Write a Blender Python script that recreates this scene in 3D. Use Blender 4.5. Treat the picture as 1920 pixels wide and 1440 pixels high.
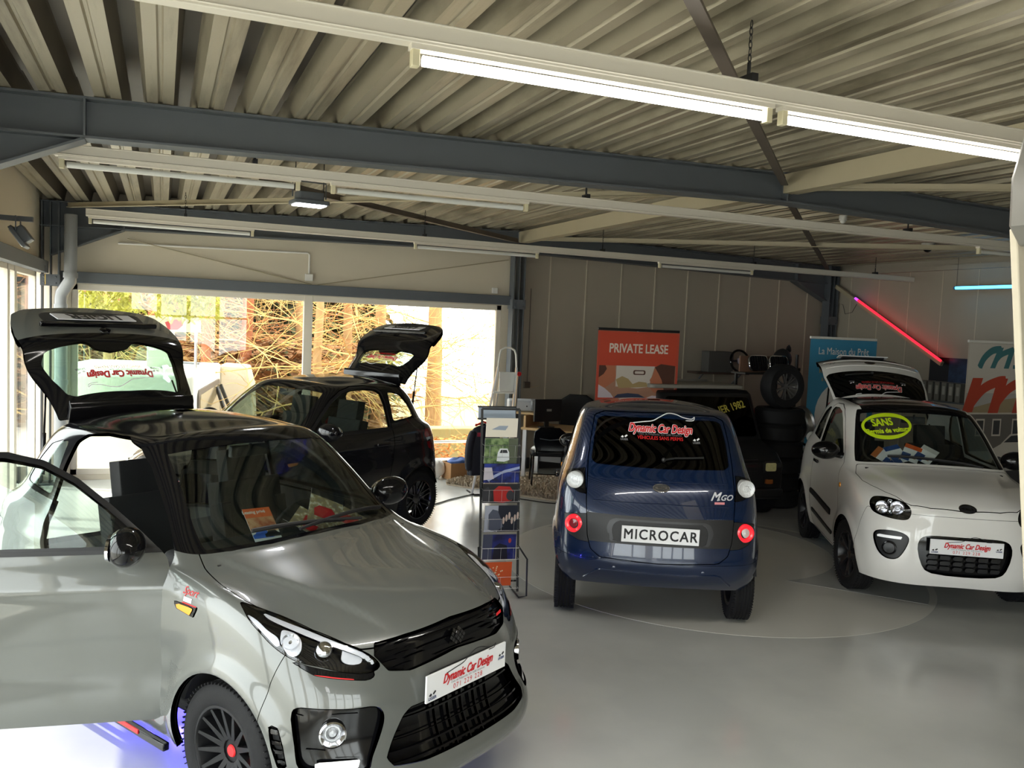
import bpy, math, random
import numpy as np
from math import sin, cos, pi, radians
from mathutils import Vector, Matrix
from mathutils.bvhtree import BVHTree
for o_ in list(bpy.data.objects): bpy.data.objects.remove(o_)
SC = bpy.context.scene; COL = SC.collection
random.seed(7)
# ---------------------------------------------------------------- camera
cam_d = bpy.data.cameras.new('camera'); cam = bpy.data.objects.new('camera', cam_d); COL.objects.link(cam)
cam_d.sensor_width = 36.0; cam_d.lens = 30.03; cam_d.clip_start = .05; cam_d.clip_end = 300
M3 = ((0.925118, 0.013030, 0.379455), (-0.377279, -0.080640, 0.922582), (0.042620, -0.996658, -0.069685))
cam.matrix_world = Matrix(((M3[0][0], -M3[0][1], -M3[0][2], 0), (M3[1][0], -M3[1][1], -M3[1][2], 0), (M3[2][0], -M3[2][1], -M3[2][2], 2.08), (0, 0, 0, 1)))
SC.camera = cam
# ---------------------------------------------------------------- world, sun, exposure
SC.view_settings.view_transform = 'Standard'; SC.view_settings.look = 'None'
SC.view_settings.gamma = 1.0; SC.view_settings.use_curve_mapping = False
SC.view_settings.exposure = 0.2
wd = bpy.data.worlds.new('sky'); SC.world = wd; wd.use_nodes = True
nt = wd.node_tree; nt.nodes.clear()
sky = nt.nodes.new('ShaderNodeTexSky'); sky.sky_type = 'HOSEK_WILKIE'; sky.sun_direction = (-.45, .2, .86); sky.turbidity = 6; sky.ground_albedo = .5
mixw = nt.nodes.new('ShaderNodeMixRGB'); mixw.inputs[0].default_value = .75; mixw.inputs[2].default_value = (1, .985, .965, 1)
bg = nt.nodes.new('ShaderNodeBackground'); bg.inputs['Strength'].default_value = 8.0
ow = nt.nodes.new('ShaderNodeOutputWorld')
nt.links.new(sky.outputs[0], mixw.inputs[1]); nt.links.new(mixw.outputs[0], bg.inputs[0]); nt.links.new(bg.outputs[0], ow.inputs[0])
sd = bpy.data.lights.new('sun', 'SUN'); sd.energy = 5.0; sd.angle = radians(1.0); sd.color = (1, .93, .82)
sun = bpy.data.objects.new('sun', sd); COL.objects.link(sun)
sun.rotation_euler = Vector((.36, -.15, -.70)).to_track_quat('-Z', 'Y').to_euler()
sun.location = (-6, 4, 12)
def portal(name, loc, size, direction):
    l = bpy.data.lights.new(name, 'AREA'); l.shape = 'RECTANGLE'; l.size, l.size_y = size
    l.cycles.is_portal = True
    o = bpy.data.objects.new(name, l); COL.objects.link(o); o.location = loc
    o.rotation_euler = Vector(direction).to_track_quat('-Z', 'Y').to_euler()
portal('back_window_daylight', (1.7, 11.3, 1.25), (5.4, 2.3), (0, -1, 0))
portal('left_window_daylight', (-1.4, 5.6, 1.25), (11.2, 2.4), (1, 0, 0))
portal('front_window_daylight', (.75, -4.1, 1.4), (3.1, 2.5), (0, 1, 0))
# ---------------------------------------------------------------- tagging
def tag(o, label=None, cat=None, group=None, kind=None):
    if label: o['label'] = label
    if cat: o['category'] = cat
    if group: o['group'] = group
    if kind: o['kind'] = kind
    return o
def empty(name, loc=(0, 0, 0), rz=0, **k):
    o = bpy.data.objects.new(name, None); COL.objects.link(o); o.location = loc; o.rotation_euler = (0, 0, rz)
    o.empty_display_size = .1
    return tag(o, **k)
def copy_tree(o, parent=None):
    c = o.copy(); COL.objects.link(c)
    if parent: c.parent = parent
    for ch in [x for x in bpy.data.objects if x.parent == o]: copy_tree(ch, c)
    return c
# ---------------------------------------------------------------- materials
MATS = {}
def mat(name, col=(.5, .5, .5), rough=.5, metal=0, coat=0, emis=None, es=0, bump=0, bscale=60, var=0, vscale=3, spec=.5, sheen=0, trans=0, alpha=1, coat_rough=.03):
    if name in MATS: return MATS[name]
    m = bpy.data.materials.new(name); m.use_nodes = True; n = m.node_tree; b = n.nodes['Principled BSDF']
    b.inputs['Base Color'].default_value = (*col, 1); b.inputs['Roughness'].default_value = rough
    b.inputs['Metallic'].default_value = metal; b.inputs['Coat Weight'].default_value = coat
    b.inputs['Coat Roughness'].default_value = coat_rough; b.inputs['Specular IOR Level'].default_value = spec
    if sheen: b.inputs['Sheen Weight'].default_value = sheen
    if trans: b.inputs['Transmission Weight'].default_value = trans
    if emis: b.inputs['Emission Color'].default_value = (*emis, 1); b.inputs['Emission Strength'].default_value = es
    tc = n.nodes.new('ShaderNodeTexCoord')
    no = n.nodes.new('ShaderNodeTexNoise'); no.inputs['Scale'].default_value = vscale; no.inputs['Detail'].default_value = 5
    n.links.new(tc.outputs['Object'], no.inputs['Vector'])
    v = var if var else .03
    mx = n.nodes.new('ShaderNodeMixRGB'); mx.inputs[1].default_value = (*[c*(1-v) for c in col], 1); mx.inputs[2].default_value = (*[min(1, c*(1+v)) for c in col], 1)
    n.links.new(no.outputs['Fac'], mx.inputs[0]); n.links.new(mx.outputs[0], b.inputs['Base Color'])
    if bump:
        nb = n.nodes.new('ShaderNodeTexNoise'); nb.inputs['Scale'].default_value = bscale; nb.inputs['Detail'].default_value = 3
        n.links.new(tc.outputs['Object'], nb.inputs['Vector'])
        bp = n.nodes.new('ShaderNodeBump'); bp.inputs['Strength'].default_value = bump; bp.inputs['Distance'].default_value = .01
        n.links.new(nb.outputs['Fac'], bp.inputs['Height']); n.links.new(bp.outputs[0], b.inputs['Normal'])
    MATS[name] = m; return m
def glass(name, tint=(1, 1, 1), refl=1.0, ior=1.5, rough=0.0):
    if name in MATS: return MATS[name]
    m = bpy.data.materials.new(name); m.use_nodes = True; n = m.node_tree; n.nodes.clear()
    o = n.nodes.new('ShaderNodeOutputMaterial'); t = n.nodes.new('ShaderNodeBsdfTransparent'); t.inputs[0].default_value = (*tint, 1)
    g = n.nodes.new('ShaderNodeBsdfGlossy'); g.inputs['Roughness'].default_value = rough; g.inputs[0].default_value = (refl, refl, refl, 1)
    f = n.nodes.new('ShaderNodeFresnel'); f.inputs[0].default_value = ior
    mx = n.nodes.new('ShaderNodeMixShader')
    ge = n.nodes.new('ShaderNodeNewGeometry'); ma = n.nodes.new('ShaderNodeMix'); ma.inputs[2].default_value = ior; ma.inputs[3].default_value = 1/ior
    n.links.new(ge.outputs['Backfacing'], ma.inputs[0]); n.links.new(ma.outputs[0], f.inputs[0])     # same reflectance from both sides
    n.links.new(f.outputs[0], mx.inputs[0]); n.links.new(t.outputs[0], mx.inputs[1]); n.links.new(g.outputs[0], mx.inputs[2]); n.links.new(mx.outputs[0], o.inputs[0])
    MATS[name] = m; return m
# ---------------------------------------------------------------- mesh accumulator
def rot(ax, a): return Matrix.Rotation(a, 4, ax)
class MB:
    def __init__(s): s.v = []; s.f = []; s.m = []
    def add(s, vs, fs, X=None, mi=0):
        b = len(s.v)
        s.v += [tuple(X @ Vector(p)) if X is not None else tuple(p) for p in vs]
        s.f += [tuple(i+b for i in f) for f in fs]; s.m += [mi]*len(fs); return s
    def box(s, c, d, X=None, mi=0):
        x, y, z = c; a, b, h = d[0]/2, d[1]/2, d[2]/2
        v = [(x+i*a, y+j*b, z+k*h) for i in (-1, 1) for j in (-1, 1) for k in (-1, 1)]
        return s.add(v, [(0, 1, 3, 2), (4, 6, 7, 5), (0, 4, 5, 1), (2, 3, 7, 6), (0, 2, 6, 4), (1, 5, 7, 3)], X, mi)
    def prism(s, poly, h0, h1, X=None, mi=0):
        n = len(poly)
        v = [(p[0], p[1], h0) for p in poly]+[(p[0], p[1], h1) for p in poly]
        return s.add(v, [tuple(range(n))[::-1], tuple(range(n, 2*n))]+[(i, (i+1) % n, n+(i+1) % n, n+i) for i in range(n)], X, mi)
    def tube(s, path, r, seg=8, closed=False, X=None, mi=0, caps=True, flat=None):
        P = [Vector(p) for p in path]; n = len(P); vs = []; prev = None
        for i in range(n):
            a = P[i-1] if (i or closed) else P[0]; b = P[(i+1) % n] if (i < n-1 or closed) else P[-1]
            t = (b-a).normalized() if (b-a).length > 1e-9 else Vector((0, 0, 1))
            if prev is None:
                u = t.orthogonal().normalized()
            else:
                u = (prev-t*prev.dot(t)); u = u.normalized() if u.length > 1e-6 else t.orthogonal().normalized()
            prev = u; w = t.cross(u); rr = r[i] if isinstance(r, (list, tuple)) else r
            for k in range(seg):
                th = 2*pi*k/seg; vs.append(P[i]+u*rr*cos(th)+w*rr*sin(th))
        fs = []
        for i in range(n if closed else n-1):
            for k in range(seg):
                a, b = i*seg+k, i*seg+(k+1) % seg; c = ((i+1) % n)*seg
                fs.append((a, b, c+(k+1) % seg, c+k))
        if caps and not closed:
            fs += [tuple(range(seg))[::-1], tuple((n-1)*seg+k for k in range(seg))]
        return s.add(vs, fs, X, mi)
    def bar(s, a, b, w, h, X=None, mi=0, up=(0, 0, 1)):
        a, b = Vector(a), Vector(b); t = (b-a).normalized(); sd_ = t.cross(Vector(up))
        sd_ = sd_.normalized() if sd_.length > 1e-6 else Vector((1, 0, 0)); u = sd_.cross(t)
        v = [p+sd_*i*w/2+u*j*h/2 for p in (a, b) for i in (-1, 1) for j in (-1, 1)]
        return s.add(v, [(0, 1, 3, 2), (4, 6, 7, 5), (0, 4, 5, 1), (2, 3, 7, 6), (0, 2, 6, 4), (1, 5, 7, 3)], X, mi)
    def lathe(s, prof, seg=32, X=None, mi=0, a0=0, a1=2*pi):
        full = abs(a1-a0-2*pi) < 1e-6; n = len(prof); k = seg if full else seg+1; vs = []
        for i in range(k):
            th = a0+(a1-a0)*i/seg
            vs += [(p[0]*cos(th), p[0]*sin(th), p[1]) for p in prof]
        fs = []
        for i in range(seg):
            j = (i+1) % k
            for q in range(n-1): fs.append((i*n+q, j*n+q, j*n+q+1, i*n+q+1))
        return s.add(vs, fs, X, mi)
    def ball(s, c, r, seg=16, X=None, mi=0):
        r = (r, r, r) if not isinstance(r, (tuple, list)) else r
        prof = [(cos(-pi/2+pi*i/(seg//2)), sin(-pi/2+pi*i/(seg//2))) for i in range(seg//2+1)]
        prof = [(max(p[0], 1e-4), p[1]) for p in prof]
        Y = Matrix.Translation(c) @ Matrix.Diagonal((*r, 1))
        return s.lathe(prof, seg, (X @ Y) if X is not None else Y, mi)
    def build(s, name, m, parent=None, bevel=0, smooth=True, ang=35, loc=None, sub=0, segs=2):
        me = bpy.data.meshes.new(name); me.from_pydata(s.v, [], s.f)
        ms = m if isinstance(m, (list, tuple)) else [m]
        for q in ms: me.materials.append(q)
        if len(ms) > 1: me.polygons.foreach_set('material_index', s.m)
        me.validate()
        if smooth:
            me.shade_smooth()
            me.set_sharp_from_angle(angle=radians(ang))
        o = bpy.data.objects.new(name, me); COL.objects.link(o)
        if parent: o.parent = parent
        if loc: o.location = loc
        if bevel:
            b = o.modifiers.new('bevel', 'BEVEL'); b.width = bevel; b.segments = segs; b.limit_method = 'ANGLE'; b.angle_limit = radians(40)
        if sub:
            q = o.modifiers.new('sub', 'SUBSURF'); q.levels = sub; q.render_levels = sub
        return o
def rpoly(w, h, r, n=5, cx=0, cy=0):
    out = []
    for (x, y, a) in ((w/2-r, h/2-r, 0), (-w/2+r, h/2-r, 90), (-w/2+r, -h/2+r, 180), (w/2-r, -h/2+r, 270)):
        for k in range(n+1):
            t = radians(a+90*k/n); out.append((cx+x+r*cos(t), cy+y+r*sin(t)))
    return out
def text_mesh(s, size=1.0, shear=0.0, align='CENTER', sx=1.0, extrude=0.0, space=1.0):
    cu = bpy.data.curves.new('lettering', 'FONT'); cu.body = s; cu.size = size; cu.shear = shear
    cu.align_x = align; cu.align_y = 'CENTER'; cu.resolution_u = 3; cu.space_character = space
    o = bpy.data.objects.new('lettering', cu); COL.objects.link(o)
    bpy.context.view_layer.update()
    dg = bpy.context.evaluated_depsgraph_get(); me = bpy.data.meshes.new_from_object(o.evaluated_get(dg))
    bpy.data.objects.remove(o); bpy.data.curves.remove(cu)
    v = [(p.co.x*sx, p.co.y, 0) for p in me.vertices]; f = [tuple(q.vertices) for q in me.polygons]
    bpy.data.meshes.remove(me)
    return v, f
def add_text(mb, s, X, mi=0, bold=0.0, **k):
    v, f = text_mesh(s, **k); n = 8 if bold > .006 else 4
    mb.add(v, f, X, mi)
    if bold:
        for i in range(n):
            a = 2*pi*(i+.5)/n
            mb.add([(p[0]+bold*cos(a), p[1]+bold*sin(a), .00004*(i+1)) for p in v], f, X, mi)
    return mb
def plane_frame(o, xdir, ydir):
    x = Vector(xdir).normalized(); z = x.cross(Vector(ydir)).normalized(); y = z.cross(x)
    return Matrix(((x.x, y.x, z.x, o[0]), (x.y, y.y, z.y, o[1]), (x.z, y.z, z.z, o[2]), (0, 0, 0, 1)))
def rectf(mb, x0, y0, x1, y1, z, X=None, mi=0):
    return mb.add([(x0, y0, z), (x1, y0, z), (x1, y1, z), (x0, y1, z)], [(0, 1, 2, 3)], X, mi)
def polyf(mb, pts, z, X=None, mi=0):
    return mb.add([(p[0], p[1], z) for p in pts], [tuple(range(len(pts)))], X, mi)
def ellipse(cx, cy, a, b, n=28): return [(cx+a*cos(2*pi*i/n), cy+b*sin(2*pi*i/n)) for i in range(n)]
# colour shorthands (linear)
def hexc(h):
    c = [int(h[i:i+2], 16)/255 for i in (0, 2, 4)]
    return tuple(x/12.92 if x <= .04045 else ((x+.055)/1.055)**2.4 for x in c)
# ---------------------------------------------------------------- car shell mathematics (numpy)
def spline_fit(P, alpha):
    """tighten a control net so the cubic B-spline passes close to the given points"""
    return P
def bs(t):
    return np.array([(1-t)**3/6, (3*t**3-6*t**2+4)/6, (-3*t**3+3*t**2+3*t+1)/6, t**3/6])
def interp_controls(P, axis, closed):
    """control points so that the uniform cubic B-spline interpolates P"""
    P = np.moveaxis(P, axis, 0); n = P.shape[0]
    A = np.zeros((n, n))
    for i in range(n):
        A[i, i] += 4
        if closed:
            A[i, (i-1) % n] += 1; A[i, (i+1) % n] += 1
        else:
            if 0 < i < n-1: A[i, i-1] += 1; A[i, i+1] += 1
            else: A[i, i] += 2
    C_ = np.linalg.solve(A, 6*P.reshape(n, -1)).reshape(P.shape)
    return np.moveaxis(C_, 0, axis)
class Shell:
    def __init__(s, rings, center, ztop, mu=11, mv=11, soft=0.35, deform=None):
        R = [np.array(r, float) for r in rings]            # each 14 x 3, y >= 0
        top = R[-1]
        for k in (.82, .62, .4, .2, .07):
            q = top.copy(); q[:, 0] = center+(top[:, 0]-center)*k; q[:, 1] *= k
            q[:, 2] = ztop-(ztop-top[:, 2])*k**2.0; R.append(q)
        half = np.array(R)                                 # nv x 14 x 3
        mir = half[:, 1:-1][:, ::-1].copy(); mir[..., 1] *= -1
        net = np.concatenate([half, mir], 1)               # nv x 26 x 3 closed, col k<=13 left, 26-k right
        s.nv, s.nc = net.shape[:2]
        full = interp_controls(interp_controls(net, 1, True), 0, False)
        ctl = net*soft+full*(1-soft)
        us = np.arange(s.nc*mu)/mu; vs = np.arange((s.nv-1)*mv+1)/mv
        def basis(t, n, closed):
            i = np.minimum(np.floor(t).astype(int), n-1 if closed else n-2); f = t-i
            w = bs(f); M = np.zeros((len(t), n))
            for k in range(4):
                j = i+k-1
                if closed: j = j % n
                else: j = np.clip(j, 0, n-1)
                np.add.at(M, (np.arange(len(t)), j), w[k])
            return M
        Bu = basis(us, s.nc, True); Bv = basis(vs, s.nv, False)
        S = np.einsum('ai,bj,ijk->abk', Bv, Bu, ctl)
        U, Vv = np.meshgrid(us, vs)
        U = np.where(U > 13, U-26, U)
        if deform is not None: S = deform(S, U, Vv)
        # normals
        du = np.roll(S, -1, 1)-np.roll(S, 1, 1); dv = np.gradient(S, axis=0)
        N = np.cross(du, dv); N /= np.linalg.norm(N, axis=2, keepdims=True)+1e-12
        cen = S.reshape(-1, 3).mean(0)
        if np.mean(np.sum(N*(S-cen), 2)) < 0: N = -N; s.flip = True
        else: s.flip = False
        a, b = S.shape[:2]
        idx = np.arange(a*b).reshape(a, b); nx = np.roll(idx, -1, 1)
        q = np.stack([idx[:-1], nx[:-1], nx[1:], idx[1:]], -1).reshape(-1, 4)
        if s.flip: q = q[:, ::-1]
        s.T = np.concatenate([q[:, [0, 1, 2]], q[:, [0, 2, 3]]])
        # attributes: x y z nx ny nz u v
        s.A = np.concatenate([S.reshape(-1, 3), N.reshape(-1, 3), U.reshape(-1, 1), Vv.reshape(-1, 1)], 1)
def clip(A, T, f, gap=0.0):
    """split (A,T) by scalar f per vertex: returns inside (f<-gap) and outside (f>gap)"""
    def keep(g):                                           # keep g<0
        t = T; gi = g[t]; neg = gi < 0; c = neg.sum(1)
        out = [t[c == 3]]; newA = [A]; base = len(A)
        for cnt in (1, 2):
            sel = t[c == cnt]; ng = neg[c == cnt]
            if not len(sel): continue
            odd = np.argmax(ng, 1) if cnt == 1 else np.argmin(ng, 1)
            r = np.arange(len(sel))
            a_, b_, c_ = sel[r, odd], sel[r, (odd+1) % 3], sel[r, (odd+2) % 3]
            ga, gb, gc = g[a_], g[b_], g[c_]
            tb = ga/(ga-gb); tc = ga/(ga-gc)
            pb = A[a_]+(A[b_]-A[a_])*tb[:, None]; pc = A[a_]+(A[c_]-A[a_])*tc[:, None]
            n = len(sel); ib = base+np.arange(n); ic = base+n+np.arange(n); base += 2*n
            newA += [pb, pc]
            if cnt == 1: out.append(np.stack([a_, ib, ic], 1))
            else: out += [np.stack([ib, b_, c_], 1), np.stack([ib, c_, ic], 1)]
        AA = np.concatenate(newA); TT = np.concatenate(out) if out else np.zeros((0, 3), int)
        return weld(AA, TT)
    return keep(f+gap), keep(-(f-gap))
def weld(A, T):
    used, inv = np.unique(T, return_inverse=True)
    A2 = A[used]; T2 = inv.reshape(-1, 3)
    if len(A2) == 0: return A2, T2
    key = np.round(A2[:, :3]*20000).astype(np.int64)
    _, first, inv2 = np.unique(key, axis=0, return_index=True, return_inverse=True)
    T2 = inv2.reshape(-1)[T2]
    ok = (T2[:, 0] != T2[:, 1]) & (T2[:, 1] != T2[:, 2]) & (T2[:, 0] != T2[:, 2])
    return A2[first], T2[ok]
def sdpoly(P, poly, r=0.0):
    """signed distance of points P (n,2) to polygon (neg inside), corners rounded by r"""
    V = np.array(poly, float)
    if r:
        V = inset(V, r)
    n = len(V); d = np.full(len(P), 1e9); s = np.ones(len(P))
    for i in range(n):
        a, b = V[i], V[i-1]
        e = b-a; w_ = P-a
        t = np.clip((w_@e)/(e@e+1e-12), 0, 1)[:, None]
        d = np.minimum(d, ((w_-e*t)**2).sum(1))
        c1 = P[:, 1] >= a[1]; c2 = P[:, 1] < b[1]; c3 = e[0]*w_[:, 1] > e[1]*w_[:, 0]
        fl = (c1 & c2 & c3) | (~c1 & ~c2 & ~c3)
        s = np.where(fl, -s, s)
    return s*np.sqrt(d)-r
def inset(V, r):
    n = len(V); area = sum(V[i][0]*V[(i+1) % n][1]-V[(i+1) % n][0]*V[i][1] for i in range(n))
    sg = 1 if area > 0 else -1
    out = []
    for i in range(n):
        p, c, q = V[i-1], V[i], V[(i+1) % n]
        e1 = (c-p)/np.linalg.norm(c-p); e2 = (q-c)/np.linalg.norm(q-c)
        n1 = sg*np.array([-e1[1], e1[0]]); n2 = sg*np.array([-e2[1], e2[0]])
        b = n1+n2; k = b@b
        out.append(c+b*(2*r/max(k, .6))*(1.0 if k > .6 else .7)/1.0*0.5*2/2*1.0 if False else c+b*r*2/max(k, .8))
    return np.array(out)
def smooth_poly(pts, n=5):
    """closed Catmull-Rom through the given outline points"""
    P = np.array(pts, float); m = len(P); out = []
    for i in range(m):
        a, b, c, d = P[i-1], P[i], P[(i+1) % m], P[(i+2) % m]
        for k in range(n):
            t = k/n
            out.append(.5*((2*b)+(c-a)*t+(2*a-5*b+4*c-d)*t*t+(3*b-a-3*c+d)*t**3))
    return np.array(out)
def sstep(a, b, x):
    t = np.clip((x-a)/(b-a), 0, 1); return t*t*(3-2*t)
# ---- control rings, local frame: x forward from the front axle, y left, z up
def R_(z, *xy):
    return [(p[0], p[1], p[2] if len(p) > 2 else z) for p in xy]
SPORT = [
 R_(.19, (.70,0,.21),(.69,.25,.21),(.62,.46,.21),(.47,.62,.21),(.30,.69,.20),(0,.705),(-.40,.70),(-.85,.695),(-1.35,.695),(-1.93,.70,.21),(-2.2,.66,.25),(-2.34,.54,.27),(-2.40,.3,.28),(-2.41,0,.28)),
 R_(.30, (.745,0,.29),(.735,.25,.29),(.665,.48,.30),(.50,.655,.31),(.32,.725),(0,.74),(-.40,.735),(-.85,.73),(-1.35,.73),(-1.93,.735),(-2.22,.69,.33),(-2.38,.56,.35),(-2.44,.3,.36),(-2.45,0,.36)),
 R_(.45, (.665,0,.43),(.66,.25,.43),(.60,.47,.43),(.475,.65,.44),(.31,.735),(0,.755),(-.40,.745),(-.85,.74),(-1.35,.74),(-1.93,.75),(-2.23,.70,.48),(-2.40,.57,.50),(-2.45,.3,.5),(-2.46,0,.5)),
 R_(.60, (.645,0,.585),(.635,.25,.585),(.58,.46,.59),(.45,.635,.60),(.28,.725,.62),(0,.75,.63),(-.41,.74,.62),(-.86,.735,.6),(-1.33,.74),(-1.90,.75,.62),(-2.22,.70,.64),(-2.39,.57,.66),(-2.44,.3,.66),(-2.45,0,.66)),
 R_(.74, (.60,0,.72),(.59,.25,.715),(.535,.45,.70),(.405,.62,.72),(.235,.715,.76),(-.03,.742,.79),(-.41,.742,.77),(-.86,.742,.77),(-1.31,.745,.77),(-1.84,.75,.80),(-2.18,.70,.82),(-2.36,.57,.83),(-2.41,.3,.83),(-2.42,0,.83)),
 R_(.83, (.555,0,.825),(.54,.25,.818),(.475,.43,.80),(.345,.595,.815),(.16,.69,.87),(-.09,.722,.90),(-.41,.73,.89),(-.86,.735,.90),(-1.29,.738,.92),(-1.76,.738,.95),(-2.11,.70,.97),(-2.31,.57,.975),(-2.37,.3,.975),(-2.38,0,.975)),
 R_(.93, (.18,0,.932),(.175,.25,.927),(.14,.44,.915),(.05,.585,.905),(-.08,.66,.93),(-.28,.69,.955),(-.52,.705,.96),(-.90,.712,.965),(-1.29,.715,.985),(-1.70,.715,1.01),(-2.05,.675,1.03),(-2.26,.55,1.035),(-2.33,.29,1.035),(-2.34,0,1.035)),
 R_(1.0, (-.29,0,1.005),(-.30,.25,1.003),(-.33,.45,.998),(-.385,.605,.995),(-.47,.66,1.005),(-.60,.68,1.01),(-.78,.685,1.018),(-1.02,.69,1.028),(-1.3,.69,1.045),(-1.63,.685,1.07),(-1.95,.65,1.09),(-2.17,.53,1.09),(-2.25,.28,1.09),(-2.265,0,1.09)),
 R_(1.22, (-.585,0,1.235),(-.59,.22,1.233),(-.61,.41,1.226),(-.655,.55,1.215),(-.735,.60,1.22),(-.85,.62,1.23),(-.98,.628,1.235),(-1.15,.632,1.24),(-1.35,.632,1.25),(-1.63,.625,1.262),(-1.88,.595,1.265),(-2.08,.49,1.27),(-2.165,.26,1.275),(-2.18,0,1.275)),
 R_(1.42, (-.865,0,1.452),(-.87,.2,1.449),(-.885,.37,1.438),(-.925,.485,1.42),(-1.0,.53,1.415),(-1.1,.548,1.418),(-1.2,.555,1.422),(-1.32,.558,1.427),(-1.47,.558,1.43),(-1.65,.55,1.427),(-1.82,.525,1.418),(-1.96,.44,1.412),(-2.04,.24,1.42),(-2.06,0,1.425)),
]
MINI = [
 R_(.2, (.50,0,.215),(.495,.25,.21),(.46,.43,.205),(.36,.575,.20),(.2,.655,.2),(-.12,.67,.2),(-.5,.67,.2),(-.9,.67,.2),(-1.35,.67,.21),(-1.86,.675,.23),(-2.08,.64,.27),(-2.20,.54,.29),(-2.26,.3,.30),(-2.28,0,.30)),
 R_(.32, (.535,0,.32),(.53,.25,.32),(.495,.45,.32),(.40,.60,.32),(.23,.69,.32),(-.1,.705,.32),(-.5,.71,.32),(-.9,.71,.32),(-1.35,.71,.33),(-1.86,.715,.35),(-2.13,.68,.36),(-2.27,.565,.37),(-2.34,.3,.38),(-2.36,0,.38)),
 R_(.46, (.54,0,.46),(.535,.25,.46),(.50,.45,.46),(.405,.61,.46),(.24,.70,.46),(-.08,.725,.46),(-.5,.725,.46),(-.9,.725,.46),(-1.35,.725,.47),(-1.85,.735,.48),(-2.15,.70,.48),(-2.31,.59,.48),(-2.38,.3,.48),(-2.40,0,.48)),
 R_(.62, (.53,0,.615),(.525,.25,.615),(.49,.44,.62),(.39,.60,.63),(.22,.695,.64),(-.08,.725,.64),(-.5,.725,.62),(-.9,.725,.62),(-1.33,.725,.62),(-1.83,.735,.63),(-2.13,.705,.63),(-2.29,.59,.62),(-2.365,.3,.61),(-2.385,0,.61)),
 R_(.75, (.505,0,.755),(.50,.25,.755),(.455,.43,.76),(.35,.58,.765),(.18,.68,.78),(-.1,.715,.79),(-.5,.72,.77),(-.9,.722,.76),(-1.31,.725,.77),(-1.79,.73,.79),(-2.11,.70,.79),(-2.27,.585,.78),(-2.345,.3,.77),(-2.365,0,.77)),
 R_(.85, (.46,0,.855),(.45,.25,.855),(.40,.42,.855),(.28,.56,.86),(.1,.655,.875),(-.16,.70,.89),(-.5,.712,.88),(-.9,.715,.88),(-1.29,.718,.90),(-1.73,.72,.92),(-2.06,.69,.93),(-2.22,.58,.93),(-2.295,.3,.93),(-2.315,0,.93)),
 R_(.94, (.15,0,.955),(.14,.25,.953),(.10,.42,.945),(.01,.555,.935),(-.12,.635,.94),(-.32,.675,.955),(-.56,.69,.955),(-.92,.695,.96),(-1.29,.70,.98),(-1.68,.70,1.0),(-2.0,.67,1.02),(-2.17,.565,1.03),(-2.24,.3,1.035),(-2.26,0,1.035)),
 R_(1.01, (-.245,0,1.02),(-.25,.25,1.018),(-.275,.44,1.01),(-.32,.585,1.0),(-.42,.64,1.005),(-.57,.662,1.012),(-.76,.672,1.02),(-1.02,.678,1.03),(-1.3,.68,1.05),(-1.6,.675,1.08),(-1.9,.645,1.11),(-2.08,.54,1.13),(-2.15,.28,1.135),(-2.165,0,1.135)),
 R_(1.24, (-.545,0,1.275),(-.55,.22,1.272),(-.57,.40,1.262),(-.615,.54,1.245),(-.695,.59,1.245),(-.82,.612,1.25),(-.96,.622,1.255),(-1.14,.626,1.262),(-1.34,.626,1.27),(-1.58,.62,1.285),(-1.82,.59,1.295),(-1.96,.50,1.30),(-2.03,.26,1.305),(-2.045,0,1.305)),
 R_(1.44, (-.81,0,1.49),(-.815,.2,1.487),(-.835,.36,1.475),(-.88,.475,1.455),(-.96,.525,1.447),(-1.06,.545,1.447),(-1.17,.552,1.45),(-1.30,.556,1.455),(-1.42,.556,1.46),(-1.56,.55,1.462),(-1.68,.525,1.462),(-1.78,.45,1.462),(-1.84,.25,1.468),(-1.86,0,1.472)),
]
def flare(S, cx, cz, r, amt, w=.10):
    d = np.hypot(S[..., 0]-cx, S[..., 2]-cz)
    k = sstep(r+w, r+.015, d)*sstep(.45, .62, np.abs(S[..., 1]))*(S[..., 2] < cz+r+.3)
    S[..., 1] += np.sign(S[..., 1])*amt*k
def sport_deform(S, U, V):
    S = S.copy()
    flare(S, 0, .29, .33, .022, .11); flare(S, -1.955, .29, .33, .022, .11)
    x, y, z = S[..., 0], np.abs(S[..., 1]), S[..., 2]
    # bonnet: raised centre between two creases running to the grille
    on = sstep(5.0, 5.5, V)*sstep(7.05, 6.8, V)*(np.abs(U) < 5)
    line = .30+.24*np.clip((.50-x)/.85, 0, 1)
    S[..., 2] += .011*on*sstep(line+.022, line-.004, y)
    # door waist crease and scallop
    sd = sstep(.60, .68, y)*((x < -.35) & (x > -2.2))
    S[..., 1] -= np.sign(S[..., 1])*sd*(.012*np.exp(-((z-.50)/.09)**2)-.006*np.exp(-((z-.88)/.03)**2))
    return S
def mini_deform(S, U, V):
    S = S.copy()
    flare(S, -.10, .285, .32, .012, .10); flare(S, -1.86, .285, .32, .012, .10)
    x, y, z = S[..., 0], np.abs(S[..., 1]), S[..., 2]
    on = sstep(5.0, 5.6, V)*sstep(7.05, 6.7, V)*(np.abs(U) < 5)
    line = .30+.20*np.clip((.45-x)/.7, 0, 1)
    S[..., 2] += .010*on*sstep(line+.05, line-.02, y)
    return S
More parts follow.
